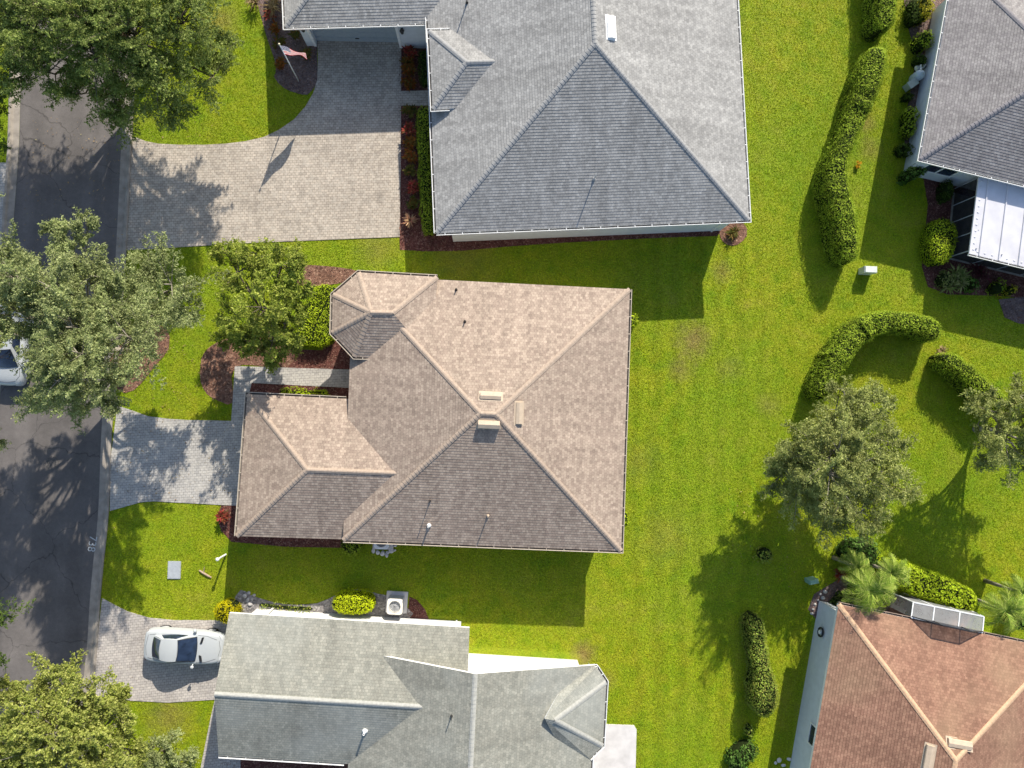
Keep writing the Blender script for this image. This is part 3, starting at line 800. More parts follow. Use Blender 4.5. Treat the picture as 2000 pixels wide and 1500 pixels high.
vent_pipe(hA, A_pl, 891, 566, 0.3, 0.03, M['black_metal']); vent_pipe(hA, A_pl, 908, 628, 0.3, 0.03, M['black_metal'])

# ---- the grey-blue house at the top
GREY = dict(shingle=M['grey_shingle'], trim=M['white_trim'], cap=M['grey_cap'], gutter=M['white_trim'])
hB = empty('house', P(1140, 200), 'house with blue-grey shingle roof and a grey garage door, at the top', 'house')
B_c = [P(852, 455, ZE), P(1463, 430, ZE), P(1425, -240, ZE), P(824, -240, ZE)]
B_pl, B_cap, _, _ = hip4(B_c)
section(hB, B_pl, GREY, gutter=[[B_c[0], B_c[1], B_c[2], B_c[3], B_c[0]]], caps=B_cap)
Bg = [P(557, 53, 2.95), P(990, 40, 2.95), P(985, -225, 2.95), P(546, -215, 2.95)]
Bg_pl, Bg_cap, _, _ = hip4(Bg, gable=[1])
section(hB, Bg_pl, GREY, gutter=[[Bg[2], Bg[3], Bg[0], P(834, 45, 2.95)]], caps=Bg_cap)
Bp = [P(845, 213, 3.5), P(985, 208, 3.5), P(980, 57, 3.5), P(838, 60, 3.5)]
Bp_pl, Bp_cap, _, _ = hip4(Bp, gable=[1])
section(hB, Bp_pl, GREY, gutter=[[P(878, 59, 3.5), Bp[3], Bp[0], P(878, 211.5, 3.5)]], caps=Bp_cap)
Bw = inset(B_c, [0.22, 0.5, 0.5, 0.75]); walls(hB, Bw, 3.03, M['grey_stucco'])
pw = inset(Bp, 0.35); walls(hB, [pw[0], pw[1], pw[2], pw[3]], 3.47, M['grey_stucco'], 2.4)
for q in (pw[0], pw[3]):
    mb = MB(); mb.box((q[0]+0.2, q[1]+(0.2 if q is pw[0] else -0.2), 1.2), (0.36, 0.36, 2.4)); mb.build('porch_column', M['white_trim'], hB)
HOUSE_POLYS += [inset(B_c, 0.3), inset(Bg, 0.5)]
# garage front, with the door set back between two piers
gy = P(700, 92).y; xl = P(600, 92).x; xd0 = P(619, 92).x; xd1 = P(781, 90).x; xr = P(846, 88).x
gn = P(546, -200, 2.95).y
mb = MB()
def wbox(mb, x0, x1, y0, y1, z0, z1): mb.box(((x0+x1)/2, (y0+y1)/2, (z0+z1)/2), (x1-x0, y1-y0, z1-z0))
wbox(mb, xl, xd0, gy, gy+0.35, 0, 2.93); wbox(mb, xd1, xr, gy, gy+0.35, 0, 2.93); wbox(mb, xd0, xd1, gy, gy+0.35, 2.18, 2.93)
wbox(mb, xl, xl+0.2, gy+0.35, gn, 0, 2.93); wbox(mb, xl+0.2, xr, gn-0.2, gn, 0, 2.93)
mb.build('wall', M['grey_stucco'], hB)
mb = MB(); wbox(mb, xd0-0.14, xd0+0.003, gy-0.03, gy+0.3, 0, 2.2); wbox(mb, xd1-0.003, xd1+0.14, gy-0.03, gy+0.3, 0, 2.2); wbox(mb, xd0-0.14, xd1+0.14, gy-0.03, gy+0.3, 2.2, 2.32)
mb.build('garage_trim', M['white_trim'], hB)
garage_door(hB, (xd0, gy+0.33), (xd1, gy+0.33), 2.17, (0, -1), M['door_grey'])
coach_lamp(hB, (xl+0.27, gy, 2.0), (0, -1)); coach_lamp(hB, (xd1+0.35, gy, 2.0), (0, -1))
box_vent(hB, B_pl, (1192, 33), (1194, 76), 0.42, M['white_pvc'])
vent_pipe(hB, B_pl, 1160, 350, 0.75, 0.03, M['grey_metal']); vent_pipe(hB, B_pl, 912, 6, 0.75, 0.03, M['black_metal'])
a, b = Vector(Bw[1]), Vector(Bw[2])
for t0 in (0.1, 0.32, 0.6): window_on(hB, a.lerp(b, t0), a.lerp(b, t0+0.12), 0.6, 2.3, M['white_trim'], (1, 0), 1)
downspout(hB, (Bw[1][0]-0.5, Bw[1][1]-0.05), 2.9, M['white_trim'])

# ---- the brown-grey house at the top right
BRN = dict(shingle=M['brown_shingle'], trim=M['white_trim'], cap=M['brown_cap'], gutter=M['white_trim'])
hC = empty('house', P(1960, 180), 'house with brownish grey shingle roof at the right edge, with white panel patio roof attached', 'house')
C_c = [P(1797, 311, 3.0), P(2420, 464, 3.0), P(2490, 78, 3.0), P(1867, -75, 3.0)]
C_pl, C_cap, _, _ = hip4(C_c)
section(hC, C_pl, BRN, gutter=[[C_c[2], C_c[3], C_c[0], C_c[1]]], caps=C_cap)
Cw = inset(C_c, [0.45, 0.45, 0.8, 0.85]); walls(hC, Cw, 2.98, M['grey_stucco'])
HOUSE_POLYS += [inset(C_c, 0.4)]
a, b = Vector(Cw[0]), Vector(Cw[1]); dC = (b-a).normalized(); oC = Vector((dC.y, -dC.x))
window_on(hC, a+dC*0.35, a+dC*2.1, 1.0, 2.45, M['white_trim'], oC, 1)
# white pan roof over the patio
la, lb = P(1913, 338, 2.52), P(1893, 495, 2.30)
e = (lb-la); Lx = 12.0
dx = Vector((dC.x, dC.y, 0))
ld, lc = la+dx*Lx, lb+dx*Lx
mb = MB(); n4 = [la, lb, lc, ld]
for f in ([n4[0], n4[1], n4[2], n4[3]], [p-Vector((0, 0, 0.09)) for p in (n4[3], n4[2], n4[1], n4[0])]): mb.poly(f)
for i in range(4):
    p, q = n4[i], n4[(i+1) % 4]; z = Vector((0, 0, 0.09)); mb.poly([p, p-z, q-z, q])
k = 0.55
while k < Lx:
    p, q = la+dx*k+Vector((0, 0, 0.012)), lb+dx*k+Vector((0, 0, 0.012)); s = dx*0.045
    mb.poly([p-s, q-s, q-s*0.5+Vector((0, 0, .04)), p-s*0.5+Vector((0, 0, .04))]); mb.poly([p-s*0.5+Vector((0, 0, .04)), q-s*0.5+Vector((0, 0, .04)), q+s*0.5+Vector((0, 0, .04)), p+s*0.5+Vector((0, 0, .04))]); mb.poly([p+s*0.5+Vector((0, 0, .04)), q+s*0.5+Vector((0, 0, .04)), q+s, p+s])
    k += 1.12
for i in range(12):                                   # screw heads with washers along the two free edges
    p = la.lerp(lb, (i+1.2)/13)+dx*0.2; mb.lathe(p+Vector((0, 0, 0.003)), [(0.06, 0), (0.05, 0.012), (0.02, 0.02)], 8)
for i in range(24):
    p = lb+dx*(0.45+0.42*i)-(lb-la).normalized()*0.2; mb.lathe(p+Vector((0, 0, 0.003)), [(0.06, 0), (0.05, 0.012), (0.02, 0.02)], 8)
prf = mb.build('patio_roof', plain('patio_panel', (0.64, 0.63, 0.66), 0.4, 0.4, var=0.1, scale=1.2), hC)
add_gutter(hC, [lb, lc], M['white_trim'])
mb = MB(); eN = e.normalized(); so_ = 0.35
pts = [la+dx*so_, lb+dx*so_-Vector((eN.x, eN.y, 0))*so_, lc-Vector((eN.x, eN.y, 0))*so_]
for i in range(2):
    p, q = pts[i], pts[i+1]
    zt = Vector((0, 0, 0.1)); mb.poly([(p.x, p.y, 0), (q.x, q.y, 0), q-zt, p-zt])
mb.build('patio_screen', M['dark_screen'], hC)
mb = MB()
for i in range(13):
    p = pts[0].lerp(pts[1], i/4) if i < 5 else pts[1].lerp(pts[2], (i-4)/8)
    mb = MB(); mb.box((p.x, p.y, 1.19), (0.05, 0.05, 2.38)); mb.build('patio_post', M['grey_metal'], hC)
mb = MB(); f0 = [P(1912, 330), P(1893, 490)]
pp = [la, lb, lc, ld]; mb.prism([(p.x, p.y) for p in ccw([Vector((q.x, q.y, 0)) for q in inset(pp, 0.25) for q in [Vector((q[0], q[1], 0))]])], 0, 0.06)
mb.build('patio_slab', M['concrete'], hC)
HOUSE_POLYS.append([Vector((p.x, p.y, 0)) for p in pp])

# ---- the terracotta house at the bottom right
RED = dict(shingle=M['red_shingle'], trim=M['white_trim'], cap=M['red_cap'], gutter=plain('brown_gutter', (0.36, 0.27, 0.21), 0.6))
hD = empty('house', P(1800, 1480), 'house with terracotta red shingle roof and pale hip lines at the lower right', 'house')
D_c = [P(1638, 1180, 3.0), P(1534, 1780, 3.0), P(1962, 1868, 3.0), P(2066, 1268, 3.0)]
D_pl, D_cap, _, _ = hip4(D_c)
section(hD, D_pl, RED, gutter=[[D_c[3], D_c[0]]], caps=D_cap)
Dw = inset(D_c, [0.52, 0.4, 0.4, 0.55]); walls(hD, Dw, 2.98, M['grey_stucco'])
HOUSE_POLYS += [inset(D_c, 0.35)]
a, b = Vector(Dw[0]), Vector(Dw[1]); dD = (b-a).normalized(); oD = Vector((dD.y, -dD.x)); 
if oD.x > 0: oD = -oD
q = P(1583, 1440, 1.9); s0 = (Vector((q.x, q.y))-a).dot(dD)
window_on(hD, a+dD*(s0-0.6), a+dD*(s0+0.45), 1.45, 2.35, M['white_trim'], oD, 0)
box_vent(hD, D_pl, (1850, 1449), (1896, 1457), 0.40, M['tan_metal'])
box_vent(hD, D_pl, (1818, 1455), (1810, 1500), 0.40, M['tan_metal'])
# screened porch cage on its far side
cg = [P(1779, 1205.5, 3.02), P(1918, 1235, 3.02), P(1921, 1204, 2.75), P(1783, 1176, 2.75)]
pn = (cg[2]-cg[1]); pn.z = 0; pn.normalize()
up = [P(1800, 1213, 3.85), P(1880, 1231, 3.85)]
scr = MB(); frm = MB()
scr.poly(cg[::-1])
for p, q in ((cg[1], cg[2]), (cg[2], cg[3]), (cg[3], cg[0])): scr.poly([(p.x, p.y, 0), (q.x, q.y, 0), q, p])
dk = MB(); off = pn*0.06
tz = [cg[0]+off+Vector((0, 0, 0.03)), cg[1]+off+Vector((0, 0, 0.03))]
T0 = tz[0].lerp(tz[1], 0.30)+Vector((0, 0, 0.75)); T1 = tz[0].lerp(tz[1], 0.70)+Vector((0, 0, 0.75))
dk.poly([tz[0], tz[1], T1, T0])
for k in (0.0, 0.30, 0.66, 1.0)[0:4]:
    for p, q in (((cg[0].lerp(cg[1], k)), (cg[3].lerp(cg[2], k))),): frm.tube([p+Vector((0, 0, .02)), q+Vector((0, 0, .02))], 0.035, 4)
for k in (0, 0.3, 0.66, 1.0):
    p = cg[3].lerp(cg[2], k); frm.tube([(p.x, p.y, 0), p], 0.035, 4)
frm.tube([cg[3], cg[2]], 0.045, 4); frm.tube([cg[0]+Vector((0, 0, .03)), cg[1]+Vector((0, 0, .03))], 0.04, 4)
bl = MB()
for p, q in ((tz[0], T0), (T0, T1), (T1, tz[1]), (tz[0].lerp(tz[1], 0.3), T0), (tz[0].lerp(tz[1], 0.7), T1)): bl.tube([p, q], 0.03, 4)
cage = frm.build('screen_cage', plain('cage_white', (0.66, 0.68, 0.70), 0.5), hD)
scr.build('screen', M['screen'], cage); dk.build('gable_screen', M['dark_screen'], cage); bl.build('gable_frame', M['black_metal'], cage)
mb = MB(); mb.prism([(p.x, p.y) for p in ccw([P(1745, 1160), P(1900, 1192), P(1885, 1225), P(1735, 1195)])], 0, 0.06); mb.build('patio_slab', plain('brown_patio', (0.20, 0.11, 0.08), 0.9), hD)

# ---- the sage house at the bottom
SAGE = dict(shingle=M['sage_shingle'], trim=M['white_trim'], cap=M['sage_cap'], gutter=M['white_trim'])
hE = empty('house', P(780, 1380), 'house with sage grey gable roof and white end wall, at the bottom', 'house')
E_c = [P(427, 1476, 3.0), P(908, 1506, 3.0), P(917, 1226, 3.0), P(448, 1197, 3.0)]
E_pl, E_cap, erA, erB = hip4(E_c, gable=[1, 3])
section(hE, E_pl, SAGE, gutter=[[E_c[0], P(672, 1491, 3.0)]], caps=E_cap)
E2 = [P(668, 1720, 3.0), P(1143, 1740, 3.0), P(1163, 1299, 3.0), P(692, 1270, 3.0)]
E2_pl, E2_cap, e2A, e2B = hip4(E2, gable=[0, 2])
section(hE, E2_pl, SAGE, gutter=[[E2[1], E2[2]]], caps=E2_cap)
ap1, ap2 = P(1064, 1404, 4.25), P(1084, 1407, 4.2)
eb = [P(1120, 1301, 3.06), P(1165, 1303, 3.06), P(1184, 1332, 3.06), P(1177, 1457, 3.06), P(1152, 1482, 3.06), P(1105, 1482, 3.06)]
b2 = [[eb[0], eb[1], ap1], [eb[1], eb[2], ap2, ap1], [eb[2], eb[3], ap2], [eb[3], eb[4], ap1, ap2], [eb[4], eb[5], ap1]]
section(hE, b2, SAGE, gutter=[[eb[4], eb[3], eb[2], eb[1]]], caps=[(eb[2], ap2, 0.2), (eb[3], ap2, 0.2)])
Ew = inset(E_c, [0.5, 0.5, 0.62, 0.45]); walls(hE, Ew, 2.98, M['white_stucco'])
E2w = inset(E2, [0.5, 0.5, 0.85, 0.5])
q = [Vector((p[0], p[1], 0)) for p in E2w]
zN = 2.98+PITCH*((E2[0]-E2[1]).length/2-0.5)
mid = (q[2]+q[3])/2
walls(hE, E2w, 2.98, M['white_stucco'], gables=[[(q[2].x, q[2].y, 2.98), (q[3].x, q[3].y, 2.98), (mid.x, mid.y, zN)]])
w0, w3 = Vector(Ew[0]), Vector(Ew[3]); midw = (w0+w3)/2; zW = 2.98+PITCH*((E_c[0]-E_c[3]).length/2-0.5)
mb = MB(); mb.poly([(w3.x, w3.y, 2.98), (w0.x, w0.y, 2.98), (midw.x, midw.y, zW)]); mb.build('gable_wall', M['white_stucco'], hE)
w1, w2 = Vector(Ew[1]), Vector(Ew[2]); midw = (w1+w2)/2
ebw = inset(eb, [0.9, 0.45, 0.45, 0.45, 0.45, 0.45]); walls(hE, ebw[1:5], 2.98, M['white_stucco'])
garage_door(hE, w3.lerp(w0, 0.12), w3.lerp(w0, 0.80), 2.2, (-1, 0), M['white_trim'])
HOUSE_POLYS += [inset(E_c, 0.45), inset(E2, 0.45), inset(eb, 0.4)]
downspout(hE, (Ew[2][0]-0.25, Ew[2][1]+0.045), 2.85, M['white_trim']); downspout(hE, (Ew[3][0]+0.9, Ew[3][1]+0.03), 2.85, M['white_trim'])
vent_pipe(hE, E_pl, 713, 1427, 0.42, 0.055); vent_pipe(hE, E2_pl, 882, 1398, 0.45, 0.025, M['black_metal'])
#PART2
# ---------------------------------------------------------------- grass
def grass():
    c = [P(-70, -70), P(2070, -70), P(2070, 1570), P(-70, 1570)]
    x0, x1 = min(p.x for p in c), max(p.x for p in c); y0, y1 = min(p.y for p in c), max(p.y for p in c)
    n = int((x1-x0)*(y1-y0)*GRASS_DENS)
    X = RNG.uniform(x0, x1, n); Y = RNG.uniform(y0, y1, n)
    keep = np.ones(n, bool)
    for poly in NOGRASS+HOUSE_POLYS: keep &= ~in_poly(X, Y, poly)
    X, Y = X[keep], Y[keep]; n = len(X)
    a = RNG.uniform(0, 2*np.pi, n); h = RNG.uniform(0.02, 0.055, n); wd = RNG.uniform(0.012, 0.024, n)
    la = RNG.uniform(0, 2*np.pi, n); ll = RNG.uniform(0.01, 0.08, n)
    V = np.zeros((n, 3, 3))
    V[:, 0, 0] = X-np.cos(a)*wd; V[:, 0, 1] = Y-np.sin(a)*wd
    V[:, 1, 0] = X+np.cos(a)*wd; V[:, 1, 1] = Y+np.sin(a)*wd
    V[:, 2, 0] = X+np.cos(la)*ll; V[:, 2, 1] = Y+np.sin(la)*ll; V[:, 2, 2] = h
    o = mesh_np('grass', V.reshape(-1, 3), 3, M['grass_blade'])
    tag(o, 'short mown lawn grass between the houses', 'grass', kind='stuff')
GRASS_DENS = 520
grass()

# ---------------------------------------------------------------- leaves
def leaf_quads(pos, nrm, ln, wd, rng=RNG):
    """diamond leaves at pos facing nrm (arrays)"""
    n = len(pos)
    r = rng.normal(size=(n, 3)); nn = nrm/np.maximum(1e-6, np.linalg.norm(nrm, axis=1))[:, None]
    u = np.cross(nn, r); u /= np.maximum(1e-6, np.linalg.norm(u, axis=1))[:, None]
    v = np.cross(nn, u)
    k_ = rng.choice([0.65, 1.0, 1.5], n, p=[.35, .45, .2]); l = (ln*k_*rng.uniform(0.75, 1.25, n))[:, None]; w_ = (wd*k_*rng.uniform(0.75, 1.25, n))[:, None]
    return np.stack([pos-u*l/2, pos+v*w_/2-u*l*0.05, pos+u*l/2, pos-v*w_/2-u*l*0.05], 1).reshape(-1, 3)

def tree(base, fork, lobes, leaf_mat, bark, label, name='tree', trunk_r=0.16, leaf=0.088, per=24, twigs=15, sprays=15, group=None, asp=0.5, spread=0.042, grow=1.16):
    """lobes: (px, py, z, radius) of foliage masses; every lobe gets a limb, every limb sprays of twigs, every twig its leaves"""
    rng = np.random.default_rng(abs(hash(label)) % 10000 if False else sum(map(ord, label)))
    b = P(*base); root = empty(name, b, label, 'tree', group)
    fk = Vector((b.x+fork[0], b.y+fork[1], fork[2]))
    tb = MB()
    tb.tube([b+Vector((0, 0, -0.1)), b+Vector((0, 0, 0.12)), b.lerp(fk, 0.5)+Vector((0.05, 0.03, 0)), fk+Vector((0, 0, 0.15))], [trunk_r*1.7, trunk_r*1.15, trunk_r, trunk_r*0.85], 9)
    leaf_p = []; leaf_n = []
    for (px, py, z, r) in lobes:
        c = P(px, py, z); d = c-fk
        m1 = fk+d*0.4+Vector((0, 0, d.length*0.10)); r0 = min(trunk_r*0.62, 0.04+0.045*r)
        limb = [fk, m1, c-Vector((0, 0, r*0.35)), c+Vector((rng.normal()*0.1, rng.normal()*0.1, r*0.25))]
        limb = smooth_path(limb, 0.5)
        tb.tube(limb, [r0*(1-0.75*i/len(limb)) for i in range(len(limb))], 6)
        ns = max(10, int(sprays*1.9*r*r/1.6)); r = r*grow
        for s in range(ns):
            while True:
                dv = rng.normal(size=3); dv /= np.linalg.norm(dv)
                if dv[2] > -0.45: break
            L_ = r*rng.choice([0.55, 0.75, 0.92, 1.05, 1.22, 1.42, 1.65], p=[.14, .19, .24, .19, .13, .08, .03])
            t0 = rng.uniform(0.55, 1.0); st = limb[min(len(limb)-1, int(t0*(len(limb)-1)))]
            end = c+Vector((dv[0]*L_, dv[1]*L_, dv[2]*L_*0.72))
            dd = end-st; mid = st+dd*0.5+Vector((0, 0, 0.08*dd.length))
            path = [st, st.lerp(mid, .5), mid, mid.lerp(end, 0.5)+Vector((0, 0, 0.02*dd.length)), end]
            if s % 2 == 0: tb.tube(path, [0.030, 0.024, 0.018, 0.012, 0.004], 4, caps=False)
            dn = np.array(dd.normalized()); side = np.cross(dn, [0, 0, 1.0]); side /= max(1e-6, np.linalg.norm(side))
            for k in range(twigs):
                f = 0.38+0.62*(k+rng.uniform(0, 1))/twigs
                i = min(3, int(f*4)); p = path[i].lerp(path[i+1], f*4-i)
                sg = 1 if k % 2 else -1
                tl = (0.20+0.36*r**0.5*(1.15-f))*rng.uniform(0.6, 1.35)
                td = dn*rng.uniform(0.5, 1.0)+side*sg*rng.uniform(0.4, 1.1)+np.array([0, 0, rng.uniform(-0.35, 0.45)])
                td /= np.linalg.norm(td); q = np.array(p)
                if k % 3 == 0 and s % 3 == 0: tb.tube([p, Vector(q+td*tl)], [0.007, 0.003], 3, caps=False)
                u = rng.uniform(0.05, 1.05, per)[:, None]
                pts = q+td*tl*u+rng.normal(size=(per, 3))*spread*(0.5+0.6*u)
                leaf_p.append(pts)
                leaf_n.append(rng.normal(size=(per, 3))*0.75+np.array([0, 0, 0.75])+dv*0.35)
    tb.build('trunk', bark, root, smooth=True)
    pp = np.concatenate(leaf_p); nn = np.concatenate(leaf_n)
    mesh_np('crown', leaf_quads(pp, nn, leaf, leaf*asp, rng), 4, leaf_mat, root)
    return root

OAKS = 'street trees along the road'
tree((300, 135), (-0.4, 0.3, 2.4), [(0, -150, 7.0, 2.6), (105, -180, 7.5, 2.6), (215, -170, 7.5, 2.5), (-50, -30, 7.0, 2.0), (60, 50, 7.0, 2.0), (150, 25, 7.6, 2.1), (95, 135, 6.0, 1.45), (185, 110, 6.4, 1.75), (225, 205, 4.4, 1.35), (250, 50, 7.6, 2.1), (345, 30, 7.0, 2.0), (300, 150, 6.0, 1.9),
      (335, 215, 4.0, 1.15), (405, 140, 4.6, 1.4), (15, 150, 6.0, 1.0), (230, -80, 7, 2.6), (80, -80, 7, 2.5), (370, -70, 6.2, 2.0), (435, 90, 4.2, .8), (160, 175, 5.0, 1.0), (20, 60, 6.4, 1.2)],
     M['leaf_oak'], M['bark'], 'dark green oak spreading over the street at the top left corner', 'oak_tree', 0.20, group=OAKS, sprays=13, grow=1.0)
tree((268, 692), (-0.5, 0.1, 2.4), [(135, 610, 7.2, 1.6), (88, 668, 6.8, 1.15), (225, 575, 6.4, 1.45), (325, 560, 5.2, 1.6), (245, 660, 7.8, 1.6), (140, 735, 8.6, 1.55), (215, 760, 6.4, 1.1), (60, 540, 6.2, 1.15),
      (365, 600, 4.4, .85), (180, 790, 7.4, .9), (95, 770, 7.0, 1.0), (-45, 530, 7.2, 1.3), (20, 640, 6.4, .6), (-45, 470, 8.5, 1.3), (-62, 560, 8.5, 1.5), (-55, 640, 8.5, 1.3), (35, 545, 8.8, 1.0), (95, 560, 9.0, 1.1), (150, 690, 9.4, 1.2), (112, 742, 9.2, .9), (140, 640, 8.8, 1.4), (150, 500, 6.6, .95), (165, 440, 6.8, .55), (110, 450, 6.6, .45), (300, 510, 5.0, .8), (280, 620, 6, 1.2), (15, 560, 6.5, .9), (75, 785, 5.6, .7), (120, 690, 8.4, 1.2), (180, 545, 7.0, 1.1), (90, 600, 7.6, 1.0)],
     M['leaf_olive'], M['pale_bark'], 'tall grey-green oak leaning over the road and the half hidden car', 'oak_tree', 0.18, group=OAKS, sprays=14, grow=1.08)
tree((548, 640), (0.0, 0.1, 1.7), [(468, 535, 4.4, 1.05), (545, 520, 4.5, 1.2), (578, 575, 4.0, .9), (515, 600, 5.0, 1.25), (458, 615, 3.6, .95), (530, 660, 3.5, .95), (440, 495, 3.6, .7), (555, 630, 3.8, .8), (500, 500, 4.2, .8), (585, 515, 3.8, .7), (480, 665, 3.2, .6), (500, 655, 2.3, .9), (560, 662, 2.1, .8), (448, 660, 2.5, .8), (530, 690, 1.9, .6)],
     M['leaf_holly'], M['bark'], 'round bright green tree in the mulch bed before the angled bay', 'holly_tree', 0.11, leaf=0.095, asp=0.62, sprays=14, per=20, grow=1.08)
tree((1570, 884), (0.1, 0.0, 1.4), [(1645, 800, 5.0, 1.2), (1560, 890, 4.6, 1.2), (1685, 850, 5.2, 1.3), (1720, 930, 4.6, 1.2), (1625, 925, 5.8, 1.45), (1560, 965, 4.0, 1.05), (1680, 1000, 4.0, 1.15), (1620, 1015, 3.4, .9), (1765, 965, 3.6, .7), (1705, 785, 4.4, .9), (1645, 762, 4.2, .6), (1740, 870, 4.2, .9), (1530, 930, 3.6, .8), (1515, 895, 3.8, .8), (1640, 880, 6.0, 1.3), (1590, 850, 5.0, 1.1), (1600, 960, 3.0, 1.2), (1690, 950, 3.2, 1.2), (1590, 965, 2.2, 1.0), (1560, 915, 2.5, 1.1), (1622, 992, 2.1, .9), (1600, 900, 3.4, 1.2)],
     M['leaf_khaki'], M['pale_bark'], 'khaki green round tree on the back lawn above the terracotta roof', 'oak_tree', 0.14, sprays=15, group='trees on the back lawn')
tree((1905, 838), (0.1, 0.0, 1.3), [(1935, 800, 4.4, 1.0), (1965, 860, 4.8, 1.25), (1990, 775, 4.4, .95), (2035, 830, 5.2, 1.5), (1940, 890, 3.8, .8), (2010, 905, 4.0, 1.1), (2070, 760, 4.6, 1.3), (2080, 900, 4.4, 1.3), (1915, 830, 3.6, .6)],
     M['leaf_khaki'], M['pale_bark'], 'khaki green tree cut by the right edge of the photo, beside the lower hedge', 'oak_tree', 0.14, sprays=15, group='trees on the back lawn')
tree((243, 1405), (-0.3, 0.0, 1.8), [(105, 1335, 4.6, 1.05), (50, 1390, 5.0, 1.25), (165, 1370, 4.8, 1.2), (220, 1400, 4.2, 1.0), (100, 1440, 5.6, 1.5), (190, 1455, 5.2, 1.35), (25, 1460, 5.0, 1.3), (245, 1470, 3.8, .95), (140, 1530, 5.0, 1.7), (20, 1345, 4.2, .6), (235, 1350, 3.6, .45), (40, 1540, 5, 1.4), (240, 1540, 4.2, 1.2)],
     M['leaf_lime'], M['pale_bark'], 'yellow-green tree at the bottom left corner beside the lower driveway', 'oak_tree', 0.14, leaf=0.10, asp=0.6, sprays=16, group=OAKS)
tree((340, 1480), (0.0, 0.0, 0.8), [(318, 1462, 2.0, .75), (345, 1495, 1.8, .8), (300, 1500, 2.0, .8), (330, 1540, 2.0, .9)],
     M['leaf_olive'], M['bark'], 'small darker bushy tree right of the yellow-green corner tree', 'small_tree', 0.06, sprays=20)
tree((-150, 1160), (0.2, 0.0, 2.2), [(-60, 1200, 5.4, 1.5), (-25, 1270, 4.6, .85), (-22, 1205, 4.8, .75), (-90, 1120, 5.6, 1.5), (-100, 1280, 5, 1.3), (-150, 1190, 6, 1.6)],
     M['leaf_far'], M['bark'], 'tree across the street, only twig tips showing at the left edge', 'oak_tree', 0.14, group=OAKS)
tree((-160, 820), (0.2, 0.0, 2.2), [(-40, 842, 5.6, 1.1), (-90, 800, 6.0, 1.3), (-110, 900, 5.4, 1.3), (-20, 848, 5.2, .5)],
     M['leaf_olive'], M['pale_bark'], 'pale twigged tree across the street, just below the half hidden car', 'oak_tree', 0.14, group=OAKS, sprays=10)
tree((-60, 250), (0.2, 0.0, 1.6), [(-40, 190, 4.6, 1.1), (-30, 265, 4.2, .9), (-70, 230, 5, 1.3), (-12, 215, 3.8, .5)],
     M['leaf_far'], M['bark'], 'green tree across the street at the upper left edge', 'oak_tree', 0.12, group=OAKS)

